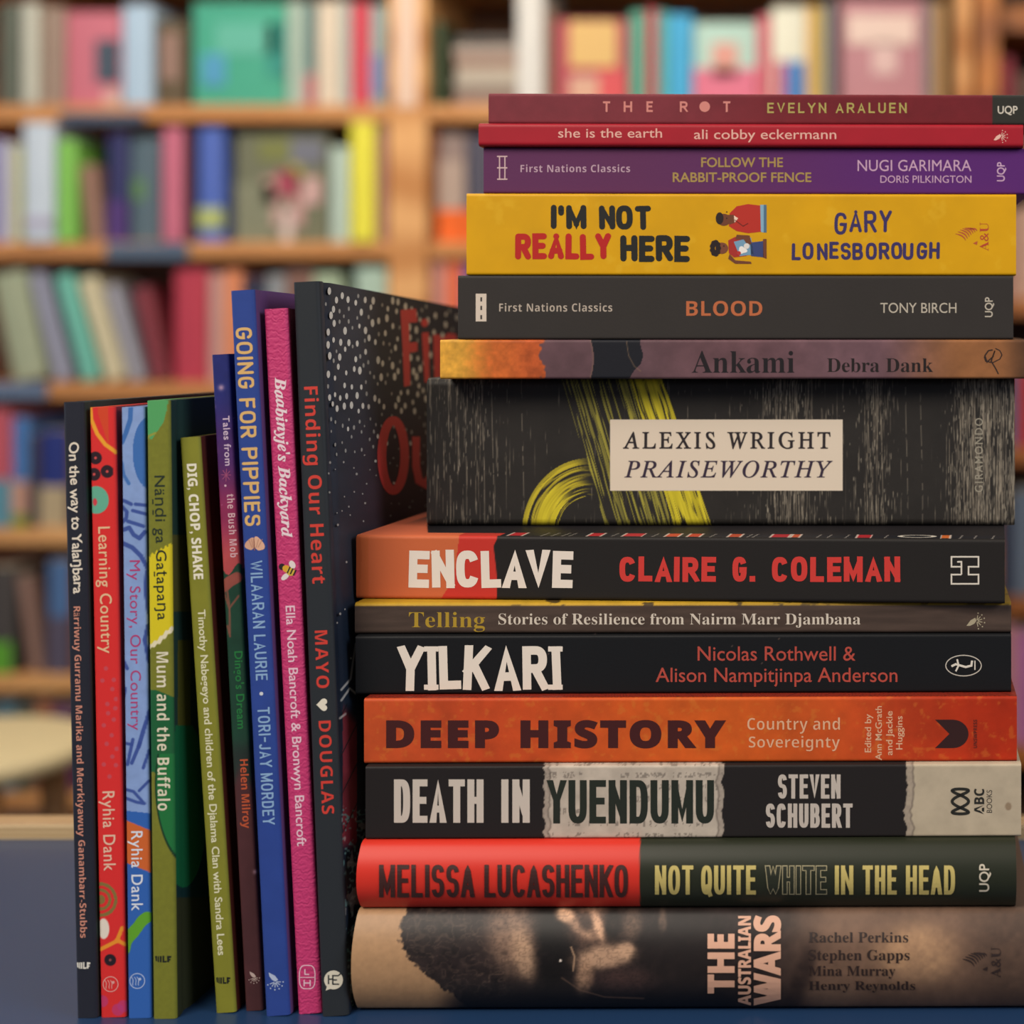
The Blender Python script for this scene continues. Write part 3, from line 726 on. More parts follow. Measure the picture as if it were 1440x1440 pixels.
ly = Layer(); bird(ly, 1342, 317, 32, 28, '#b0522a'); ly.up('A&U', 1390, 1378, 353, 313, '#ae4224', 'serif', -.005); ly.put(IM, 'publisher_logo')

def c_fol(x, y, reg, q):
    return mixc(base('#5b2c52', len(x)), hx('#55236a'), sm(850, 1350, x))
FO = stack_book('purple paperback with a gold two line title, resting on the yellow book', .5770, 680, 1447, 206.5, 1.2, c_fol, r=.0009)
ly = Layer()
for xx in (702.5, 710): ly.line([(xx, 220), (xx, 252.5)], 1.6, '#c9a9a8')
for yy in (220, 236, 252): ly.line([(699, yy), (713.5, yy)], 1.8, '#c9a9a8', z=.00001)
ly.h('First Nations Classics', 732, 886, 242, 232, '#b898a6', 'bold', -.01, space=1.08); ly.put(FO, 'series_mark')
ly = Layer(); ly.h('FOLLOW THE', 986, 1101, 235, 221.5, '#a08448', '', .016); ly.h('RABBIT-PROOF FENCE', 946, 1141, 256, 242.5, '#a08448', '', .016); ly.put(FO, 'title')
ly = Layer(); ly.h('NUGI GARIMARA', 1206, 1366, 240.5, 225, '#c09ab4'); ly.h('DORIS PILKINGTON', 1238, 1366, 257, 247, '#c09ab4'); ly.put(FO, 'author_names')
ly = Layer(); ly.up('UQP', 1413, 1402, 255, 228, '#c4a0bc', '', .012); ly.put(FO, 'publisher_logo')
SH = stack_book('thin crimson paperback with small lowercase white lettering, second from the top of the stack', .5745, 673, 1439, 172.5, 1.2, plain('#a01a28', .04), r=.0013, gloss=True)
ly = Layer(); ly.h('she is the earth', 785, 931, 193.5, 180.5, '#dca898', '', .003); ly.put(SH, 'title')
ly = Layer(); ly.h('ali cobby eckermann', 976, 1176, 195.5, 182, '#dca898', '', .003); ly.put(SH, 'author_name')
ly = Layer(); seedpod(ly, 1407, 191, 10, '#e0b0a0'); ly.put(SH, 'publisher_logo')
def c_rot(x, y, reg, q):
    c = mixc(base('#742e36', len(x)), hx('#6a1d24'), sm(900, 1200, x))*(.93+.14*fbm(x, y, 18, 3)[:, None]); return mixc(c, hx('#2c2c27'), (x > 1394.5)*1.0)
RO = stack_book('slim maroon paperback with widely spaced pink capitals, topmost of the stack', .5780, 687, 1450, 130.5, 1.2, c_rot, r=.0010)
ly = Layer()
for c_, a, b in (('T', 848, 858), ('H', 877, 889), ('E', 909, 918), ('R', 956, 967), ('T', 1017, 1027)): hb(ly, c_, a, b, 157.5, 142.5, 2.8, '#c97f74')
ly.disc(991, 150, 7.5, 7.5, '#c97f74'); ly.put(RO, 'title')
ly = Layer(); hb(ly, 'EVELYN ARALUEN', 1079, 1275, 159, 144.5, 2.4, '#a79a52', gap=2.0); ly.put(RO, 'author_name')
ly = Layer(); ly.h('UQP', 1403, 1431, 160, 149, '#c9c2b2', '', .015); ly.put(RO, 'publisher_logo')

# ================================================================ THE STANDING BOOKS
def stand_book(label, TL, BL, TRx, BRx, ang, back, colour, depth=.16, material=None, **k):
    Yb = CZ*F/(BL[1]-PY)
    h0 = (BL[1]-TL[1])*Yb/F
    Yt = Yb+h0*math.tan(math.radians(back))
    b0 = unproj(BL[0], BL[1], Yb); t0 = unproj(TL[0], TL[1], Yt)
    U = t0-b0; L = np.linalg.norm(U); U /= L
    a = math.radians(ang); W = np.array([math.cos(a), -math.sin(a), 0])
    W = W-(W@U)*U; W /= np.linalg.norm(W)
    q = (BRx-PX)/F; w1 = (q*b0[1]-b0[0])/(W[0]-q*W[1])
    q = (TRx-PX)/F; w2 = (q*t0[1]-t0[0])/(W[0]-q*W[1])
    D = np.cross(W, U); D = -D if D[1] < 0 else D; D /= np.linalg.norm(D)
    b = Book(b0, U, W, D, L, (w1+w2)/2, depth, **k)
    lift = max(0, -(D[2]*depth))
    e = new_empty('book', (b0[0], b0[1], b0[2]+TZ), label, 'book')
    b.build(b0, e, colour, material=material)
    return b
HC = dict(t=.0022, inset=.003, groove=.0008, r=.0012)
def boardmix(spine, board, var=.04):
    def f(x, y, reg, q):
        n = len(x); c = base(spine, n)*(1-var+2*var*fbm(x, y, 30, 3)[:, None]); return mixc(c, base(board, n), (reg == 2)*1.0)
    return f
B1 = stand_book('black picture book spine with white script title, leftmost of the upright books', (88, 566), (107.5, 1432), 119, 135, .6, .6, boardmix('#22242e', '#2c3a34'), depth=.17, **HC)
ly = Layer(); ly.text('On the way to Yala\u014bbara', (96.5, 622), (103.5, 835), (14, -.5), '#d8cdbb', '', .016, wob=.04); ly.put(B1, 'title')
ly = Layer(); ly.text('R\u00e4rriwuy Gurramu Marika and Merrkiyawuy Ganambarr-Stubbs', (103.5, 853), (113, 1319), (9.2, -.3), '#c58570', 'bold', -.004); ly.put(B1, 'author_names')
ly = Layer(); bilf(ly, 108, 127, 1362, 9, '#d6d2c6'); ly.put(B1, 'publisher_logo')

def c_red(x, y, reg, q):
    n = len(x); c = base('#cf2d2c', n); xx = x-((y-573)/858.*16)
    c = mixc(c, hx('#c4501f'), ((xx-125)*2.0 > (y-573)*.55)*(xx < 152)*(y < 625)*(y < 573+(xx-135)*3.2)*(xx > 138)*.6)
    c = mixc(c, hx('#e09a2c'), np.clip(3.3-seg(xx, y, [(127, 570), (128, 590), (136, 610), (147, 625), (162, 636)]), 0, 1))
    for cx, cy in ((133, 644), (149, 663), (130.5, 667)):
        d = np.hypot(xx-cx, y-cy); c = mixc(c, hx('#2b1a22'), np.clip(9.5-d, 0, 1)); c = mixc(c, hx('#c84a48'), np.clip(2.4-d, 0, 1))
    d = np.hypot((xx-133), (y-703)*.9); c = mixc(c, hx('#5fa58a'), np.clip(18-d, 0, 1)); c = mixc(c, hx('#c43a44'), np.clip(3.6-np.hypot(xx-131, (y-706)*.6), 0, 1))
    rng = random.Random(3)
    for cx, cy in ((143, 940), (138, 957), (154, 956), (152, 969), (157, 983), (145, 990), (156, 996), (146, 1003), (154, 1012), (140, 1020), (151, 1034), (144, 1046), (158, 1053), (152, 1064), (140, 1075), (157, 1076), (148, 1092)):
        cx -= (cy-573)/858*16-6; d = np.hypot(xx-cx, y-cy); c = mixc(c, hx('#b8505c'), np.clip(3.6-d, 0, 1)*.75)
    d = np.hypot(xx-129, (y-1265)*.95)
    c = mixc(c, hx('#75703a'), ((d < 23) & (d > 18.5) | (d < 14.5) & (d > 10.5) | (d < 6))*.9)
    d = np.hypot((xx-132)/8.5, (y-1306)/15.5); c = mixc(c, hx('#dacfc0'), np.clip((1-d)*8, 0, 1))
    for p in ([(125, 1336), (153, 1322)], [(150, 1324), (158, 1305)], [(150, 1322), (162, 1328)]): c = mixc(c, hx('#dd8a2a'), np.clip(3.2-seg(xx, y, p), 0, 1))
    d = np.hypot(xx-140.5, y-1350); c = mixc(c, hx('#241a22'), np.clip(8.8-d, 0, 1)); c = mixc(c, hx('#8a4a48'), np.clip(2.4-d, 0, 1))
    for cx, cy in ((128, 1408), (150, 1420), (158, 1415)): c = mixc(c, hx('#b03a78'), np.clip(9-np.hypot(xx-cx, y-cy), 0, 1)*.7)
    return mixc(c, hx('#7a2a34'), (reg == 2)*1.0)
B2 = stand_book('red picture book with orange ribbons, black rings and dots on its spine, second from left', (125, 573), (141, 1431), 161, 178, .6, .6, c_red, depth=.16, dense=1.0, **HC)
ly = Layer(); ly.text('Learning Country', (138, 741), (142.5, 919), (16.5, -.5), '#dcb48c', '', .006, space=1.08); ly.put(B2, 'title')
ly = Layer(); ly.text('Ryhia Dank', (144, 1113), (146, 1225), (17, -.5), '#dcb49c', '', .006, space=1.08); ly.put(B2, 'author_name')
ly = Layer(); circ_logo(ly, 155.5, 1384, 10.5, '#d89890'); ly.put(B2, 'publisher_logo')

def c_blu(x, y, reg, q):
    n = len(x); c = base('#7f98c6', n)*(.95+.1*fbm(x, y, 12, 3)[:, None]); xx = x-(y-573)/858.*9
    D = hx('#3a68a8')
    c = mixc(c, D, np.clip(3.8-seg(xx, y, [(184, 570), (183, 590), (177, 608), (171, 622)]), 0, 1))
    c = mixc(c, D, ((np.hypot((xx-209)/23, (y-637)/50) < 1))*1.0)
    c = mixc(c, D, np.clip(3-seg(xx, y, [(170, 650), (173, 668), (180, 680)]), 0, 1)*.9)
    N = hx('#33488c')
    for p, w in (([(170, 703), (177, 706), (183, 709)], 2.6), ([(170, 712), (177, 720), (176, 728), (171, 734)], 2.6), ([(189, 709), (208, 711)], 2.4), ([(185, 718), (208, 724)], 2.4), ([(178, 733), (200, 740)], 2.6),
                 ([(172, 745), (180, 742), (186, 752), (194, 757), (202, 748)], 3), ([(171, 764), (184, 770), (196, 782), (206, 800)], 3.2), ([(205, 805), (203, 830), (207, 860)], 4),
                 ([(170, 930), (175, 940)], 2.6), ([(170, 980), (172, 968)], 2.2), ([(205, 880), (200, 900), (206, 930)], 3), ([(206, 1000), (196, 1030), (190, 1050)], 3), ([(182, 1040), (174, 1075)], 2.4), ([(170, 1045), (180, 1047)], 2.2), ([(192, 1045), (180, 1073)], 2.6), ([(205, 1055), (196, 1080)], 2.2), ([(170, 1110), (182, 1113), (197, 1130), (186, 1128), (170, 1122)], 2.2), ([(204, 1098), (190, 1112)], 2)):
        c = mixc(c, N, np.clip(w+.5-seg(xx, y, p), 0, 1)*.9)
    B = hx('#2f5ea8')
    c = mixc(c, B, (y > 1140-(xx-170)*-.1)*1.0)
    up = 1153+(xx-170)*.42; lo = 1213+(xx-170)*.4
    c = mixc(c, hx('#c4602c'), ((y > up) & (y < lo))*1.0)
    pod = seg(xx, y, [(164, 1338), (170, 1326), (182, 1306), (200, 1290)]); c = mixc(c, hx('#5c9a2a'), np.clip(8.5+1.3*np.sin(y/4.)-pod, 0, 1))
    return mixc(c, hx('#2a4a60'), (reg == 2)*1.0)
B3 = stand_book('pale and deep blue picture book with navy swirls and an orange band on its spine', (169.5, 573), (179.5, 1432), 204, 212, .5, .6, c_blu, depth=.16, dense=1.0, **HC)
ly = Layer(); ly.text('My Story, Our Country', (182.5, 788), (184, 1027), (14.5, -.3), '#a8346a', '', 0, space=1.05); ly.put(B3, 'title')
ly = Layer(); ly.text('Ryhia Dank', (184.5, 1169), (185, 1281), (16, -.3), '#d3d8e0', '', .006, space=1.08); ly.put(B3, 'author_name')
ly = Layer(); circ_logo(ly, 193, 1379.5, 10.5, '#a8b8d8'); ly.put(B3, 'publisher_logo')

def c_mum(x, y, reg, q):
    n = len(x); c = base('#727428', n)*(.95+.1*fbm(x, y, 5, 3)[:, None]); xx = x-(y-563)/870.*8
    g = hx('#4f9a5c')
    c = mixc(c, g, (y < 612+(231-xx)*.0+6*np.sin(xx/3.)-np.clip(xx-222, 0, 20)*3.2)*1.0)
    c = mixc(c, hx('#8c8f3c'), np.clip(2-seg(xx, y, [(204, 622), (209, 613), (218, 609)]), 0, 1))
    c = mixc(c, hx('#cdbc20'), ((y > 782-(xx-207)*.55+2*np.sin(xx)) & (y < 912-(xx-207)*.75))*1.0)
    c = mixc(c, hx('#d8cfae'), np.clip(3.6+np.sin(xx*.8)-seg(xx, y, [(203, 912), (220, 902), (232, 890), (240, 884)]), 0, 1))
    c = mixc(c, hx('#1c5a34'), ((y > 970+np.clip(xx-215, 0, 40)*.4) & (y < 1088+3*np.sin(xx/2)))*1.0)
    d = np.hypot((xx-262)/48, (y-1105)/110); c = mixc(c, hx('#1f6c38'), ((d < 1) & (y > 1060))*1.0)
    c = mixc(c, hx('#103020'), np.clip(.03-np.abs(d-1), 0, .015)*60*(y > 1060))
    # right board: big dark green foliage shapes
    X, Y = x, y
    bd = base('#1c3430', n)
    bd = mixc(bd, hx('#474622'), ((Y > 752) & (Y < 860))*1.0); bd = mixc(bd, hx('#4a4a1c'), ((np.abs(X-259) < 9) & (Y > 900) & (Y < 1060))*1.0)
    bd = mixc(bd, hx('#0c2c30'), (Y > 1055)*1.0); dd = np.hypot((X-258)/34, (Y-1130)/118); bd = mixc(bd, hx('#0f5a38'), ((dd < 1) & (Y > 1020) & (X > 246))*1.0)
    bd = mixc(bd, hx('#2c3020'), (Y > 1262)*1.0)
    return mixc(c, bd, (reg == 2)*1.0)
HM = dict(HC); HM['groove'] = .0008
B4 = stand_book('olive green picture book with a yellow patch and dark green shapes on its spine', (205.5, 563.5), (214.8, 1433), 240, 246.5, .35, .6, c_mum, depth=.165, dense=1.0, topdense=2, **HM)
ly = Layer(); ly.text('N\u00e4\u1e49\u1e0fi ga Ga\u1e6fapa\u014ba', (217, 669), (221.5, 872), (14.5, -.3), '#1b281c', '', .006, space=1.06)
ly.text('Mum and the Buffalo', (220, 917), (222, 1140), (16.5, -.3), '#d5ceb4', 'bold', -.004, space=1.08); ly.put(B4, 'title')
ly = Layer(); bilf(ly, 218, 241, 1353, 9, '#171c14'); ly.put(B4, 'publisher_logo')

B5 = stand_book('shorter olive picture book with white capitals and a maroon cover, leaning left', (252, 616), (303, 1425), 281, 331.5, .3, .6, boardmix('#7c7c2a', '#4a1f18'), depth=.15, **HC)
ly = Layer(); ly.text('DIG, CHOP, SHAKE', (262.5, 652.5), (272.5, 815), (13.6, -.8), '#e0dac6', 'bold', .012); ly.put(B5, 'title')
ly = Layer(); ly.text('Timothy Nabegeyo and children of the Djalama Clan with Sandra Lees', (278, 857.5), (306.5, 1343.5), (10.6, -.6), '#d6d2b0', '', .014); ly.put(B5, 'author_names')
ly = Layer(); bilf(ly, 304, 324, 1383, 9, '#171a12'); ly.put(B5, 'publisher_logo')

def c_tal(x, y, reg, q):
    n = len(x); c = base('#222868', n)
    c = mixc(c, hx('#4a2862'), sm(540, 640, y)); c = mixc(c, hx('#8a2c54'), sm(640, 720, y)); c = mixc(c, hx('#b04a4c'), sm(720, 790, y))
    xx = x-(y-499)/921.*48
    hill = 800+8*np.sin((xx-297)/5.)
    c = mixc(c, hx('#1d3f30'), (y > hill)*1.0); c = mixc(c, hx('#a84c44'), np.clip(8-seg(xx, y, [(298, 825), (306, 818), (317, 812)]), 0, 1)*.8)
    for p in ([(297, 832), (304, 855), (303, 890)], [(304, 855), (318, 838)], [(304, 850), (302, 830)], [(303, 895), (300, 880)]): c = mixc(c, hx('#7a4a3c'), np.clip(1.9-seg(xx, y, p), 0, 1)*.9)
    c = mixc(c, hx('#26302c'), sm(1030, 1065, y)); c = mixc(c, hx('#4a2a2c'), sm(1075, 1110, y+10*np.sin(xx/4)))
    c = c*(.9+.2*fbm(x, y, 22, 5)[:, None])
    for cx, cy, r, m in ((311, 545, 4, .8), (300, 572, 3, .5), (299, 633, 5, .8), (359, 1226, 3, .7)):
        c = mixc(c, hx('#c8a0b0'), np.exp(-(np.hypot(x-cx, y-cy)/r)**2)*m)
    st = (noise(x, y, 2, seed=5) > .97)*(y < 720)*.5; c = mixc(c, hx('#b89ab8'), st)
    return c
B6 = stand_book('thin upright book shading from indigo through pink to brown', (297, 499), (345, 1422), 322, 370, -.2, .8, c_tal, depth=.15, dense=1.2, r=.001)
ly = Layer(); ly.text('Tales from', (313, 585), (316.5, 655), (9.5, -.5), '#c9b4c8', '', .012, space=1.1); ly.text('the Bush Mob', (319, 695), (324, 784), (10, -.5), '#d0aab0', 'bold', -.006, space=1.15)
ly.disc(317, 683, 1.6, 1.6, '#d0aab8', n=10)
for a in range(8): ly.line([(318, 668), (318+7*math.cos(a*.8), 668+9*math.sin(a*.8))], 1.0, '#9a4a70', z=.000003*a)
ly.put(B6, 'series_title'); ly = Layer(); ly.text("Dingo's Dream", (329.5, 916), (334, 1025), (11.5, -.5), '#1f7438', '', .014, space=1.04); ly.put(B6, 'title')
ly = Layer(); ly.text('Helen Milroy', (337.5, 1068), (341.5, 1165), (11, -.5), '#bd5430', 'bold', 0); ly.put(B6, 'author_name')
ly = Layer(); seedpod(ly, 358, 1374, 9, '#c0aaa0', rot=1.4); ly.put(B6, 'publisher_logo')

B7 = stand_book('royal blue hardcover with yellow capitals and a purple cover, left of the pink spine', (323.5, 409), (373.5, 1429.5), 356.5, 408.5, -.8, 1.4, boardmix('#2a4288', '#5c3f6e'), depth=.165, **HC)
ly = Layer(); blk(ly, 'GOING FOR PIPPIES', (331, 461), (344.5, 740), (23, -1), 4.0, '#d0a868', gap=.95, rnd=True); ly.put(B7, 'title')
ly = Layer()
ly.disc(352, 765, 6.5, 9, '#c99a80', rot=.5, wob=.12); ly.disc(364, 765, 6.5, 10.5, '#d3a488', rot=-.5, z=.00001, wob=.12); ly.line([(357, 757), (358, 774)], 1.4, '#8a5a48', z=.00002)
for dx in (-6, -3, 4, 8): ly.line([(358+dx*.6, 770), (358+dx*1.4, 758)], .8, '#a87860', z=.00003)
ly.put(B7, 'shell_drawing')
ly = Layer(); blk(ly, 'WILAARAN LAURIE', (351.5, 789), (360, 957), (17, -.8), 2.4, '#86a6c8', gap=1.1); ly.disc(367.5, 975.5, 2.6, 2.6, '#c8ccd0')
blk(ly, 'TORI-JAY MORDEY', (362, 995), (369.5, 1160), (17, -.8), 2.4, '#86a6c8', gap=1.1); ly.put(B7, 'author_names')
ly = Layer(); seedpod(ly, 388, 1379, 13, '#aab6cc', rot=1.4); ly.put(B7, 'publisher_logo')

def c_pink(x, y, reg, q):
    n = len(x); c = base('#b92f66', n)
    xx = x-(y-434)/992.*48
    k = np.sin(xx*1.25)*np.sin(y*1.25+np.abs(((xx*.4) % 2)-1)*3); c = mixc(c, hx('#d25a88'), np.clip(k-.2, 0, 1)*.5); c = mixc(c, hx('#9a2152'), np.clip(-k-.3, 0, 1)*.4)
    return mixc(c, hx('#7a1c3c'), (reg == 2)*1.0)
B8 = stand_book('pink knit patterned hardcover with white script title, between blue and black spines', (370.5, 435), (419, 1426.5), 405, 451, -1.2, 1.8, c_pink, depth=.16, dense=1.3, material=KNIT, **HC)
ly = Layer(); ly.text("Baabinyje's Backyard", (386, 531), (396, 756), (15.5, -.6), '#e0ccd0', 'bitalic', .012, wob=.05); ly.put(B8, 'title')
ly = Layer(); ly.text('Ella Noah Bancroft & Bronwyn Bancroft', (401.5, 852), (418, 1190), (13, -.5), '#e0bcc8', '', .008); ly.put(B8, 'author_names')
ly = Layer()
ly.disc(396.5, 797, 4.6, 4.6, '#241a1c', z=.00001); ly.disc(403, 800, 6, 5, '#d09a2a', rot=.5, z=.00002); ly.disc(408.5, 804, 6.5, 5.5, '#c8a83a', rot=.5, z=.00003)
for k in range(3): ly.line([(404+k*4.2, 806+k*1.6), (408+k*4.2, 797+k*2.2)], 2, '#1c1618', z=.00004)
ly.disc(411, 794, 4.2, 6, '#d9ccc8', rot=-.5, z=.000005); ly.disc(401, 811, 6.5, 3.6, '#d9ccc8', rot=-.7, z=.000006); ly.put(B8, 'bee_drawing')
ly = Layer(); rr = [(432+11*math.copysign(abs(math.cos(a))**.55, math.cos(a)), 1374+16.5*math.copysign(abs(math.sin(a))**.7, math.sin(a))) for a in np.linspace(0, 2*math.pi, 33)[:-1]]
ly.line(rr, 1.3, '#e0bcc8', closed=True); ly.line([(422, 1374.5), (442, 1374.5)], 1, '#e0bcc8', z=.00001)
hb(ly, 'L', 428, 435, 1371, 1363, 1.6, '#e0bcc8', z=.00002); hb(ly, 'H', 427, 437, 1387, 1378, 1.6, '#e0bcc8', z=.00002); ly.put(B8, 'publisher_logo')

def c_find(x, y, reg, q):
    n = len(x); c = base('#262a2e', n)
    b = mixc(base('#2e323c', n), hx('#36242e'), sm(540, 680, y)*sm(470, 560, x)); b = mixc(b, hx('#141f2e'), sm(740, 900, y))
    b = b*(.85+.3*fbm(x, y, 30, 4)[:, None])
    b = mixc(b, hx('#6e2430'), sm(985, 1010, y-(x-485)*1.1)*(1-sm(1180, 1200, y))*(x > 482)*(x < 502)*1.0)
    b = mixc(b, hx('#10131a'), np.clip(2-np.abs(((y+(x*2)) % 56)-6), 0, 1)*((y > 990) & (y < 1190))*1.0)
    for p in ([(500, 905), (493, 955), (480, 970)], [(480, 985), (492, 968), (500, 975)], [(478, 1010), (486, 1004)]): b = mixc(b, hx('#b8b4ac'), np.clip(2.0-seg(x, y, p), 0, 1)*.8)
    sp = (noise(x, y, 3.2, seed=6) > .72)*(y > 1130)*((fbm(x, y, 14, 3)) > .45); b = mixc(b, hx('#5f8a86'), sp*.8)
    sp = (noise(x, y, 5, 9, 16) > .74)*(y > 1150); b = mixc(b, hx('#a8aaa2'), sp*.6)
    return mixc(c, b, (reg == 2)*1.0)
B9 = stand_book('tall charcoal hardcover with red lettering and a cover of white raindrops, touching the stack', (411.5, 397), (452, 1430), 450, 489, -1.3, 2.3, c_find, depth=.18, dense=1.3, topdense=1.5, t=.0025, inset=.003, groove=.0012, r=.0015)
ly = Layer(); ly.text('Finding Our Heart', (427.5, 544), (439.5, 821), (19, -.8), '#c4382c', 'bold', -.004, space=1.06); ly.put(B9, 'title')
ly = Layer(); ly.text('MAYO', (442.5, 887), (445.5, 968), (17.5, -.8), '#c4382c', 'bold', -.004, space=1.15); ly.text('DOUGLAS', (448, 1014), (453, 1145), (17, -.8), '#c4382c', 'bold', -.004, space=1.1)
hp = []
for a in np.linspace(0, 2*math.pi, 30)[:-1]:
    X = 16*math.sin(a)**3; Yh = 13*math.cos(a)-5*math.cos(2*a)-2*math.cos(3*a)-math.cos(4*a); hp.append((453.5+Yh*.55, 991+X*.55))
ly.poly(hp, '#d8d0bc'); ly.put(B9, 'author_names')
ly = Layer(); ly.disc(469, 1378, 13.3, 13.3, '#cfc8b4', n=30); ly.poly([(460, 1386), (458, 1393), (466, 1390)], '#cfc8b4', z=.00001)
for p in ([(462, 1371), (462, 1384)], [(462, 1377), (468, 1377)], [(468, 1371), (468, 1385)], [(468, 1372), (476, 1372)], [(468, 1378), (474, 1378)], [(468, 1384), (477, 1384)], [(476, 1372), (479, 1369)]): ly.line(p, 2, '#24282a', z=.00002)
ly.put(B9, 'publisher_logo')
ly = Layer(); rng = random.Random(11)
drops = []
tries = 0
while len(drops) < 300 and tries < 6000:
    tries += 1
    x = rng.uniform(458, 644); y = rng.uniform(396, 735) if rng.random() < .93 else rng.uniform(735, 930)
    dens = 1 if y < 560 else max(.28, 1-(y-560)/170)
    if rng.random() > dens or y > 930 or (y > 735 and x > 497): continue
    if (B9.hit(x, y, board=True)[0]-B9.O)@B9.U > B9.L-.0022 or (B9.hit(x, y, board=True)[0]-B9.O)@B9.D < .0015: continue
    if any(abs(x-a)+abs(y-b)*.55 < 8 for a, b in drops): continue
    drops.append((x, y)); f = rng.uniform(.55, 1.25)*(1 if y < 580 else .62)
    ly.disc(x, y, 2.1*f, 4.6*f if y < 640 else 2.6*f, '#c9c7be' if f > .75 else '#94948f', n=9, z=.000001*(len(drops) % 5))
ly.put(B9, 'raindrop_pattern', board=True, eps=.00006)
ly = Layer(); R_ = '#c83c3c'
ly.poly([(563, 436), (585, 434), (587, 453), (575, 454), (576, 482), (587, 481), (587, 494), (576, 496), (577, 542), (568, 544), (566, 490)], R_, z=.00002)
ly.disc(597, 454, 5, 6, R_, z=.00002, n=14); ly.poly([(593, 468), (603, 467), (604, 536), (597, 538)], R_, z=.00002)
ly.poly([(609, 471), (617, 470), (622, 476), (630, 468), (641, 470), (644, 480), (644, 530), (638, 530), (636, 486), (626, 484), (622, 492), (620, 536), (611, 536)], R_, z=.00002)
O_ = [(553+16*math.cos(a), 640.5+49*math.sin(a)) for a in np.linspace(0, 2*math.pi, 40)[:-1]]
ly.line(O_, 12.5, R_, closed=True, z=.00002)
ly.line([(585, 614), (585, 655), (589, 676), (598, 681), (606, 670), (607, 616), (607, 684)], 11, R_, z=.00003)
ly.put(B9, 'cover_title', board=True, eps=.00009)

# ================================================================ TABLE, FLOOR, STOOL
def wood(name, a, b, scale=6, rough=.45, axis='Y'):
    return stripes_mat(name, a, b, scale, axis, rough, 6)
def simple(name, parts, label, cat, loc=(0, 0, 0), group=None):
    e = new_empty(name, loc, label, cat, group)
    for nm, dims, m, bw in parts:
        V, Fq = box_vf(*dims); V = [tuple(np.array(v)-np.array(loc)) for v in V]
        o = mesh_obj(nm, V, Fq, m, e)
        if bw: bevel(o, bw)
    return e
TB = CZ*F/(1179-PY)       # far edge of the table
blue = mat('navy_table_laminate', '#1e3758', rough=.32, spec=.6, var=.04, vscale=12)
ply = stripes_mat('plywood_edge', '#a8865c', '#dcc294', 130, 'Z', .5, .6)
oakleg = mat('table_leg_oak', '#8a6238', rough=.5, var=.1)
simple('display_table', [
    ('table_top', (-.95, .75, .34, TB, TZ-.026, TZ), blue, .0008),
    ('edging', (-.95, .75, TB, TB+.014, TZ-.028, TZ+.0066), ply, .0012),
    ('leg', (-.90, -.85, .38, .43, 0, TZ-.026), oakleg, .003), ('leg', (.65, .70, .38, .43, 0, TZ-.026), oakleg, .003),
    ('leg', (-.90, -.85, .64, .69, 0, TZ-.026), oakleg, .003), ('leg', (.65, .70, .64, .69, 0, TZ-.026), oakleg, .003)],
    'navy blue topped table with a pale plywood rim, under all the books', 'table', (-.1, .53, 0))
# floor and wall
def struct(name, dims, m):
    V, Fq = box_vf(*dims); o = mesh_obj(name, V, Fq, m); o['kind'] = 'structure'; return o
struct('floor', (-5, 4, -2.5, 5, -.05, 0), wood('floor_boards', '#3a2a22', '#5a4030', 3))
struct('wall_back', (-5, 4, 3.62, 3.72, 0, 3.0), mat('plaster', '#b0a594', rough=.9, bump=.2, bscale=60))
struct('ceiling', (-5, 4, -2.5, 3.7, 3.0, 3.1), mat('ceiling_paint', '#d8d2c8', rough=.9, bump=.2, bscale=40))
# round stool
def lathe(prof, n=40):
    V = []; Q = []
    for i, (r, z) in enumerate(prof):
        for k in range(n): a = 2*math.pi*k/n; V.append((r*math.cos(a), r*math.sin(a), z))
    for i in range(len(prof)-1):
        for k in range(n): Q.append((i*n+k, i*n+(k+1) % n, (i+1)*n+(k+1) % n, (i+1)*n+k))
    Q.append(tuple(range(n))[::-1]); Q.append(tuple((len(prof)-1)*n+k for k in range(n)))
    return V, Q
YS = 1.98; xs = (-52-PX)*YS/F; zs = TZ+CZ-(1046-PY)*YS/F
e = new_empty('round_stool', (xs, YS, 0), 'cream round topped stool on the floor, at the left edge beyond the table', 'stool')
V, Q = lathe([(.0, zs-.024), (.145, zs-.024), (.150, zs-.020), (.153, zs-.012), (.150, zs-.003), (.142, zs), (.0, zs+.001)]); o = mesh_obj('seat', V, Q, mat('cream_seat', '#bfae84', rough=.6, var=.06), e, smooth=True)
for k in range(4):
    a = math.pi/4+k*math.pi/2; V, Q = lathe([(.014, 0), (.018, zs-.0235)], 14); V = [(x+math.cos(a)*(.13-.03*z/zs), y+math.sin(a)*(.13-.03*z/zs), z) for x, y, z in V]
    mesh_obj('leg', V, Q, oakleg, e, smooth=True)

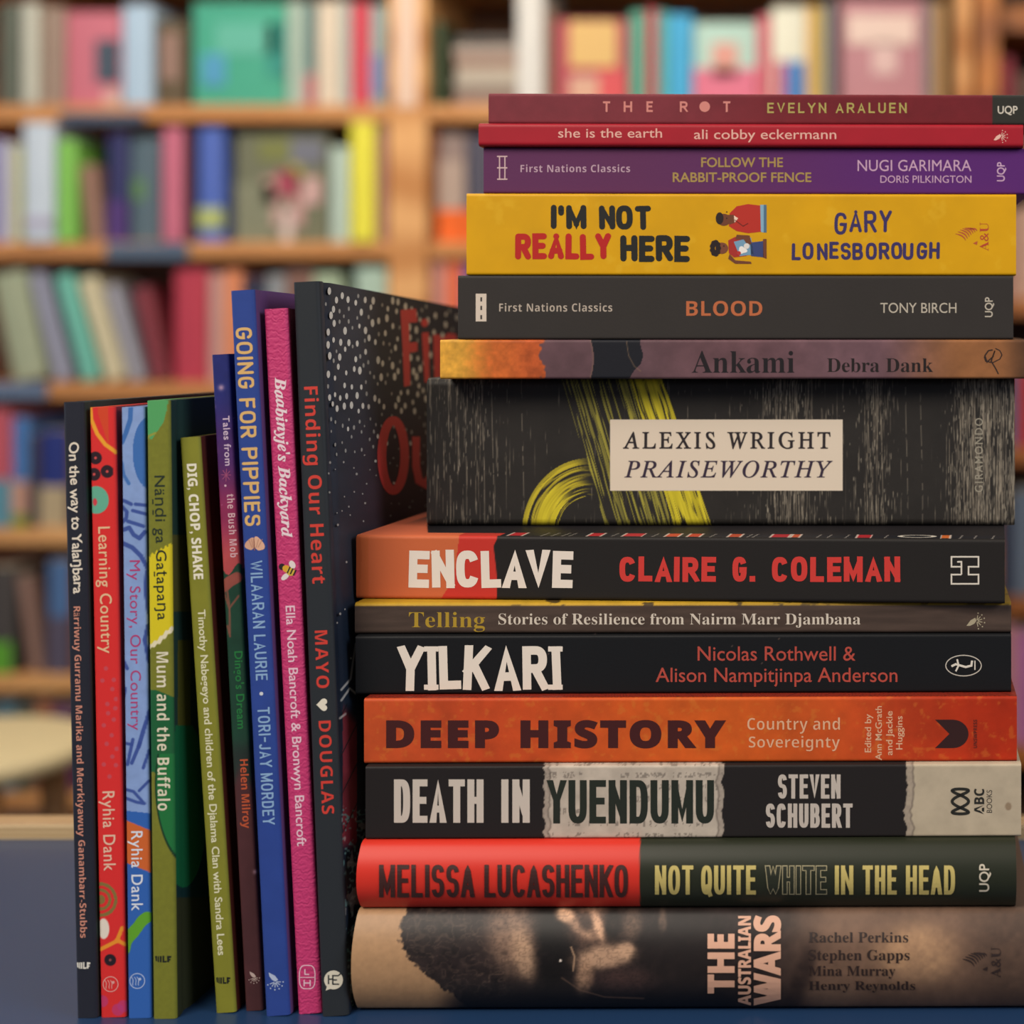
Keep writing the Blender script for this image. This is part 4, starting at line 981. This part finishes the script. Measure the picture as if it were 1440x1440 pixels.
# ================================================================ BACKGROUND BOOKCASES
YB = 3.2; K = YB/F
def bx(px): return (px-PX)*K
def bz(py): return TZ+CZ-(py-PY)*K
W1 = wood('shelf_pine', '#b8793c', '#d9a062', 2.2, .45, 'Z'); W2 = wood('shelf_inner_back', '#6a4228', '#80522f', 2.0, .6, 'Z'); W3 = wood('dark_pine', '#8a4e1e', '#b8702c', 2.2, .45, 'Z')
SH_Y = [-52, 147, 340, 538, 743, 950, 1118]
def bookcase(x0, x1, label, wm, rows=SH_Y, yb=YB, top=-330, wl=27, wr=27):
    k = yb/F; X = lambda p: (p-PX)*k; Z = lambda p: TZ+CZ-(p-PY)*k
    loc = ((X(x0)+X(x1))/2, yb+.15, 0); e = new_empty('bookcase', loc, label, 'bookcase')
    def part(nm, d, m, b=.002):
        V, Fq = box_vf(*d); V = [tuple(np.array(v)-np.array(loc)) for v in V]; bevel(mesh_obj(nm, V, Fq, m, e), b)
    t = wl*k; tr = wr*k
    if wl: part('upright', (X(x0), X(x0)+t, yb, yb+.32, 0, Z(top)), wm)
    part('upright', (X(x1)-tr, X(x1), yb, yb+.32, 0, Z(top)), wm)
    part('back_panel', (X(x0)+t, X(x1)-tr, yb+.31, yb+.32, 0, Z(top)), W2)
    for y in rows+[top+20]:
        part('shelf', (X(x0)+t+.001, X(x1)-tr-.001, yb+.004, yb+.309, Z(y+23), Z(y)), wm)
    part('plinth', (X(x0)+t+.001, X(x1)-tr-.001, yb+.02, yb+.04, 0, Z(rows[-1]+24)), wm)
    return e
bookcase(-330, 600, 'pine bookcase behind the table at the left, ending in a broad upright', W1, wr=54)
bookcase(600.6, 1366, 'pine bookcase behind the tall stack of books, right of the broad upright', W1, wl=0, wr=22)
YR = 3.12
def rb(px): return (px-PX)*YR/F
def rz(py): return TZ+CZ-(py-PY)*YR/F
e = new_empty('bookcase', (rb(1600), YR+.15, 0), 'orange brown framed bookcase at the top right corner of the picture', 'bookcase')
def rp(nm, x0, x1, y0, y1, z0, z1, m):
    V, Fq = box_vf(x0, x1, y0, y1, z0, z1); V = [(a-rb(1600), b-YR-.15, c) for a, b, c in V]; bevel(mesh_obj(nm, V, Fq, m, e), .002)
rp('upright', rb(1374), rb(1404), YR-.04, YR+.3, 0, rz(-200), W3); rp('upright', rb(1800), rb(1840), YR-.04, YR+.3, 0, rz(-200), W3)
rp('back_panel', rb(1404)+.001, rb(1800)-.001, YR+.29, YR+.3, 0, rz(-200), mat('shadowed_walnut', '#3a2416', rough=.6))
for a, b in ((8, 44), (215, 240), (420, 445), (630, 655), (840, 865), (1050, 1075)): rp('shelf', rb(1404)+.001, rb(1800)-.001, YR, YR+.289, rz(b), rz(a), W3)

PG = mat('book_paper', '#c9bda2', rough=.8)
ROWN = ['top', 'second', 'third', 'fourth', 'fifth', 'sixth']
def spine_vf(w, d, h, sk=0.0, bul=.004, n=5):
    """closed book: rounded spine at the front, two boards and a page block set in"""
    V = []; Fq = []; M = []
    def ring(z, ins):
        P = [(w/2-ins, d-ins*2), (w/2-ins, .004)]
        for k in range(n): a = k/(n-1); P.append(((w/2-ins)*(1-2*a), .004-.004-bul*math.sin(math.pi*a)*1.0+.0))
        P += [(-w/2+ins, .004), (-w/2+ins, d-ins*2)]
        return [(x+sk*z, y, z) for x, y in P]
    a = ring(0, 0); b = ring(h, 0); m = len(a)
    V = a+b; Fq = [(i, (i+1) % m, m+(i+1) % m, m+i) for i in range(m)]; M = [0]*m
    Fq.append(tuple(range(m))[::-1]); M.append(1); Fq.append(tuple(range(m, 2*m))); M.append(1)
    M[m-1] = 1
    return V, Fq, M
shades = {}
allbg = []
def bgbook(x0, x1, y0, y1, col, cname, lean=0, yf=.02, deco=None, d=.17, k=K, yb=YB, Xf=bx, Zf=bz):
    """one shelved book; px extent at its foot, top at y0, foot on the shelf at y1"""
    Yd = yb+yf; kk = Yd/F
    X0 = (x0-PX)*kk; X1 = (x1-PX)*kk; zb = Zf(y1)+.0003; h = (y1-y0)*k
    w = X1-X0-.0012
    o_label = cname
    V, Fq, M = spine_vf(w, d, h, 0)
    cm = mat('cloth_'+col.lstrip('#'), col, rough=.5, var=.06, vscale=14)
    mats = [cm, PG]
    if deco:
        for (u0, u1, v0, v1, c2) in deco:
            mats.append(mat('print_'+c2.lstrip('#'), c2, rough=.5)); n0 = len(V); yy = -.0052 if (w < .06) else -.0048
            P = [(-w/2+u0*w, yy, v0*h), (-w/2+u1*w, yy, v0*h), (-w/2+u1*w, yy, v1*h), (-w/2+u0*w, yy, v1*h)]
            P2 = [(x, .001, z) for x, _, z in P]
            V += P+P2; Fq += [(n0, n0+1, n0+2, n0+3), (n0, n0+4, n0+5, n0+1), (n0+1, n0+5, n0+6, n0+2), (n0+2, n0+6, n0+7, n0+3), (n0+3, n0+7, n0+4, n0)]; M += [len(mats)-1]*5
    o = mesh_obj('book', V, Fq, mats, None, M)
    a = math.radians(lean); sx = abs(math.sin(a))*w/2
    o.rotation_euler = (0, a, 0); o.location = ((X0+X1)/2, Yd, zb+sx)
    o['category'] = 'book'
    allbg.append(o)
    return o
def row(items, yb_, place):
    """items: (x0,x1,ytop,colour,colour name,{options}); the label names both neighbours"""
    for i, it in enumerate(items):
        x0, x1, yt, col, nm = it[:5]; op = it[5] if len(it) > 5 else {}
        o = bgbook(x0, x1, yt, yb_, col, nm, **op)
        L = items[i-1][4] if i else None; R = items[i+1][4] if i < len(items)-1 else None
        if L and R: s = f'{nm} book between {L} and {R} ones, {place}'
        elif R: s = f'{nm} book beside a {R} one, left end of {place}'
        else: s = f'{nm} book beside a {L} one, right end of {place}'
        o['label'] = s.replace('  ', ' '); o['group'] = f'books on the {place}'
fo = lambda *d: dict(d=.03, yf=.03, deco=list(d))
row([(0, 29, 2, '#565a4c', 'olive grey'), (31, 54, 4, '#b5b3a2', 'cream white', dict(yf=.005)), (58, 91, 8, '#8f7868', 'taupe'),
     (92, 172, 13, '#bb6672', 'rose pink', fo((.55, .95, .25, .7, '#3f4a55'), (.7, 1, 0, .18, '#c09a90'))), (173, 214, 6, '#a3b8c8', 'powder blue', dict(yf=.01)),
     (215, 262, 25, '#57482f', 'brown olive', fo((.3, .8, .3, .85, '#8f6f60'))), (272, 403, 0, '#3f9a7c', 'sea green', fo((.1, .35, .2, .5, '#4a90b0'), (.25, .9, .5, .8, '#5aa890'), (.8, 1, .3, .8, '#2f8878'))),
     (404, 428, 0, '#9fb09e', 'sage'), (429, 445, 2, '#587470', 'slate teal', dict(deco=[(0, 1, 0, .3, '#b06468')])), (446, 478, 0, '#cfbda4', 'ivory'), (479, 493, 0, '#a9b0a6', 'silver'), (494, 521, 2, '#c43c4a', 'scarlet'), (522, 543, 5, '#8fa09a', 'grey green', dict(deco=[(0, 1, .1, .5, '#7080a0')]))],
    147, 'top shelf of left bookcase')
row([(-22, 8, 195, '#8a86a8', 'lavender'), (9, 22, 200, '#c8c6c0', 'white'), (23, 32, 205, '#a8a840', 'mustard'), (33, 76, 173, '#bcc6ce', 'tall pale grey', dict(yf=.0, deco=[(0, 1, .12, .2, '#a8a0b4')])),
     (80, 107, 196, '#7bb84e', 'lime green', dict(yf=.005)), (122, 146, 232, '#8f6a58', 'tan', dict(lean=-6)), (152, 181, 186, '#2a2a58', 'navy and purple', dict(deco=[(0, 1, 0, .38, '#4a2c6a')])),
     (183, 227, 190, '#50626a', 'slate', fo((.1, .5, .4, .6, '#567a4a'))), (229, 256, 180, '#c0667a', 'dusty pink', dict(yf=.0)), (263, 273, 182, '#33202e', 'plum black'),
     (279, 315, 178, '#4a62ac', 'cornflower blue', dict(deco=[(0, 1, .12, .3, '#a8b068')])), (332, 462, 186, '#6a6a50', 'olive and pink', fo((.0, .4, .0, .55, '#7a7a60'), (.3, .45, .35, .6, '#b08a7c'), (.4, .52, .15, .45, '#b89488'), (.5, .62, .0, .3, '#c8b4a8'), (.62, .74, .15, .42, '#b98c84'), (.74, .92, .35, .6, '#c49c94'), (.45, .68, .42, .66, '#9a3c4c'), (.6, .72, .6, .72, '#a89a3c'), (.6, .95, .72, .95, '#6c6c74'), (.25, .6, .75, .95, '#73753c'))),
     (465, 491, 205, '#aebfb0', 'pale mint'), (493, 527, 172, '#dcd23a', 'bright yellow', dict(yf=.0)), (530, 542, 175, '#b08080', 'pale rose')],
    340, 'second shelf of left bookcase')
row([(20, 66, 384, '#9aa082', 'pale sage', dict(lean=-12)), (78, 98, 382, '#9494a4', 'lilac grey', dict(lean=-14)), (116, 140, 384, '#6cb5a0', 'turquoise', dict(lean=-15)), (150, 176, 388, '#c8bc98', 'buff', dict(lean=-16)), (184, 202, 398, '#9a98a0', 'ash grey', dict(lean=-16)),
     (214, 238, 404, '#7a2c34', 'maroon', dict(lean=-12)), (246, 292, 378, '#b03444', 'crimson'), (294, 314, 384, '#bf8f84', 'blush'), (315, 340, 380, '#d88458', 'apricot'), (342, 374, 390, '#28283c', 'midnight'), (376, 400, 386, '#8a8c8c', 'mid grey'), (401, 440, 380, '#7a5648', 'cocoa'), (441, 480, 384, '#9fae8e', 'light olive'), (500, 544, 376, '#a3b8a4', 'celadon')],
    538, 'third shelf of left bookcase')
row([(-30, 17, 575, '#b5505a', 'coral', dict(deco=[(0, 1, 0, .4, '#5a8a98')])), (18, 40, 588, '#4674ac', 'azure', dict(deco=[(0, 1, .12, .42, '#c09078'), (0, 1, 0, .12, '#7a8a2c')])), (42, 56, 612, '#3a3034', 'espresso'), (57, 96, 606, '#1f2c70', 'indigo', dict(deco=[(0, 1, 0, .42, '#b09c78')])), (97, 130, 600, '#6a4c40', 'umber')],
    743, 'fourth shelf of left bookcase')
row([(-20, 22, 800, '#46403c', 'charcoal', dict(deco=[(0, .9, 0, .3, '#5a9a2c')])), (42, 60, 812, '#8a6a5c', 'dun', dict(lean=-8)), (68, 100, 790, '#4a6a94', 'steel blue', dict(deco=[(0, 1, 0, .5, '#544c5c')])), (101, 130, 800, '#7a4a34', 'russet')],
    950, 'fifth shelf of left bookcase')
row([(-40, -8, 1000, '#5a7080', 'teal grey'), (-6, 22, 990, '#3f6a78', 'petrol'), (24, 48, 1000, '#2e3c34', 'bottle green'), (49, 72, 985, '#9a6040', 'rust'), (73, 104, 995, '#5a2c58', 'violet')],
    1118, 'lowest shelf of left bookcase')
row([(608, 623, 28, '#3f4a2c', 'moss green'), (727, 764, -20, '#cfcac0', 'chalk white', dict(yf=.0)), (766, 779, 10, '#8a6a54', 'hazel'), (780, 884, 24, '#a8404c', 'raspberry', fo((.2, .85, .45, .98, '#d0a864'), (.6, .98, 0, .42, '#c84a4c'), (.2, .6, 0, .35, '#c89a80'))),
     (886, 908, 14, '#4f9a80', 'jade'), (909, 924, 10, '#b8464e', 'brick red'), (925, 939, 14, '#58a89c', 'aqua'), (940, 974, 18, '#3a9cc4', 'sky blue'), (975, 1064, 28, '#a8c4b4', 'pastel', fo((0, 1, 0, .45, '#cf6a80'), (.3, .7, .35, .75, '#d09080'))),
     (1065, 1084, 20, '#c8606a', 'watermelon'), (1085, 1133, 8, '#d8d4bc', 'eggshell', dict(deco=[(.1, .4, 0, .45, '#b84860'), (.4, 1, 0, .45, '#3f74ac')])), (1134, 1150, 6, '#d8ac64', 'golden'), (1151, 1160, 8, '#a09a48', 'khaki'), (1161, 1171, 0, '#9a9498', 'pewter'),
     (1172, 1180, 10, '#4a2c34', 'oxblood'), (1182, 1299, -4, '#b0787c', 'mauve', fo((.08, .9, .58, .86, '#d8bcac'), (.38, .68, .3, .6, '#cfaca4'))), (1300, 1313, 0, '#7c7470', 'stone'), (1314, 1331, 0, '#a8804c', 'ochre'), (1333, 1340, 0, '#28241e', 'jet')],
    147, 'top shelf of middle bookcase')
for i, (yt, c, nm) in enumerate(((134, '#8f7264', 'pinkish brown'), (121, '#7a6456', 'dull brown'), (106, '#a39886', 'pale stone'), (91, '#b0a08c', 'light beige'), (77, '#8a6a58', 'clay'), (62, '#a08c7c', 'fawn'), (48, '#4a4640', 'dark grey'))):
    h = ((147, 134, 121, 106, 91, 77, 62)[i]-yt)*K-.0006; V, Fq, M = spine_vf(h, .15, 92*K, 0, bul=.002)
    V = [(z, y, x) for x, y, z in V]; o = mesh_obj('book', V, Fq, [mat('cloth_'+c[1:], c, rough=.5, var=.05), PG], None, M)
    o.location = (bx(632+(i*3) % 5), YB+.03, bz(yt)-h/2-.0003); o['category'] = 'book'; o['group'] = 'books lying flat in the middle bookcase'
    o['label'] = f'{nm} book lying flat, '+('lowest of the pile behind the stack top' if i == 0 else 'topmost of the pile behind the stack top' if i == 6 else f'resting on the {("pinkish brown","dull brown","pale stone","light beige","clay","fawn")[i-1]} one')
row([(607, 614, 178, '#8f4a24', 'burnt orange'), (616, 655, 186, '#8a746a', 'mushroom', fo((0, 1, .3, .75, '#a8907f'), (0, 1, 0, .3, '#e2600c'))), (656, 690, 190, '#484450', 'gunmetal', dict(deco=[(0, .8, 0, .3, '#e2600c')])), (691, 730, 180, '#7a8088', 'cool grey')],
    340, 'second shelf of middle bookcase')
row([(607, 626, 366, '#c88a7a', 'salmon'), (628, 650, 366, '#e06a40', 'vermilion'), (651, 680, 370, '#4a4c8a', 'denim')],
    538, 'third shelf of middle bookcase')
for (x0, x1, yt, yb_, c, nm, w) in ((1405, 1425, 118-40, 215, '#a8404a', 'red', 'under the top shelf'), (1427, 1460, 100, 215, '#5a3c2c', 'dull brown', 'under the top shelf'), (1405, 1428, 300, 420, '#c4907c', 'peach', 'on the second visible shelf'), (1429, 1460, 290, 420, '#c8a088', 'pale salmon', 'on the second visible shelf'),
        (1405, 1430, 520, 630, '#5a7090', 'dusty blue', 'on its middle shelf'), (1431, 1465, 500, 630, '#b0282c', 'bright red', 'on its middle shelf'), (1405, 1428, 700, 840, '#40485c', 'slate blue', 'on its lower shelf'), (1429, 1450, 690, 840, '#6a7888', 'grey blue', 'on its lower shelf'),
        (1405, 1430, 880, 1050, '#d09094', 'light pink', 'on its lowest shelf'), (1431, 1455, 890, 1050, '#b06aa0', 'orchid', 'on its lowest shelf')):
    o = bgbook(x0, x1, yt, yb_, c, nm, k=YR/F, yb=YR, Zf=rz); o['label'] = f'{nm} book in the orange brown bookcase at the right, {w}'; o['group'] = 'books in the right bookcase'
# shelf labels and a pale strip on the upright
def slip(x0, x1, y0, y1, c, label, nm='shelf_label', cat='shelf label'):
    V, Fq = box_vf(bx(x0), bx(x1), YB-.0012, YB+.0032, bz(y1), bz(y0)); o = mesh_obj(nm, V, Fq, mat('slip_'+c[1:], c, rough=.4)); o['label'] = label; o['category'] = cat
slip(84, 202, 159, 173, '#3f4c60', 'dark blue label strip on the edge of the shelf under the rose pink book')
slip(150, 264, 342, 364, '#4a5a6c', 'slate label strip on the shelf edge under the navy and dusty pink books')
slip(-20, 66, 538, 560, '#5a6c84', 'blue grey label strip on the shelf edge at the left edge of the picture')
V, Fq = box_vf(bx(557), bx(586), YB-.0012, YB, bz(150), bz(-60)); o = mesh_obj('upright_strip', V, Fq, mat('pale_peach_strip', '#d8b8a0', rough=.6)); o['label'] = 'pale peach strip on the broad upright between bookcases'; o['category'] = 'pale_strip'  # thin pale peach box against the front of the upright

# ================================================================ LIGHT AND CAMERA
w = bpy.data.worlds.new('room_light'); SC.world = w; w.use_nodes = True
w.node_tree.nodes['Background'].inputs[0].default_value = (.75, .82, 1.0, 1); w.node_tree.nodes['Background'].inputs[1].default_value = .25
def area(name, loc, target, sx, sy, power, col):
    l = bpy.data.lights.new(name, 'AREA'); l.shape = 'RECTANGLE'; l.size = sx; l.size_y = sy; l.energy = power; l.color = col
    o = bpy.data.objects.new(name, l); COL.objects.link(o); o.location = loc
    o.rotation_euler = (Vector(target)-Vector(loc)).to_track_quat('-Z', 'Y').to_euler(); return o
area('ceiling_panel_over_table', (-.9, -.55, 2.2), (-.2, .56, .95), 1.1, .8, 37, (1, .90, .78))
area('right_fill_light', (1.5, -.2, 1.9), (-.1, .6, .9), .9, .9, 24, (.95, .93, .95))  # unseen fill light added to brighten the covers facing right
area('ceiling_panel_over_shelves', (-1.0, 1.9, 2.9), (-.8, 3.2, 1.1), 2.8, .6, 78, (1, .93, .84))
area('shop_window', (-3.2, .4, 1.5), (-.5, .9, .9), 1.4, 1.6, 20, (.72, .84, 1.0))
cam = bpy.data.cameras.new('camera'); co = bpy.data.objects.new('camera', cam); COL.objects.link(co); SC.camera = co
co.location = (0, 0, TZ+CZ); co.rotation_euler = (math.pi/2, 0, 0)
cam.sensor_fit = 'HORIZONTAL'; cam.sensor_width = 36; cam.lens = 36*F/1440
cam.shift_x = (720-PX)/1440; cam.shift_y = -(720-PY)/1440
cam.clip_start = .02; cam.clip_end = 30
cam.dof.use_dof = True; cam.dof.focus_distance = .560; cam.dof.aperture_fstop = cam.lens/1000/.0092
SC.view_settings.view_transform = 'Standard'; SC.view_settings.look = 'None'; SC.view_settings.gamma = 1; SC.view_settings.exposure = 0.0
SC.view_settings.use_curve_mapping = False
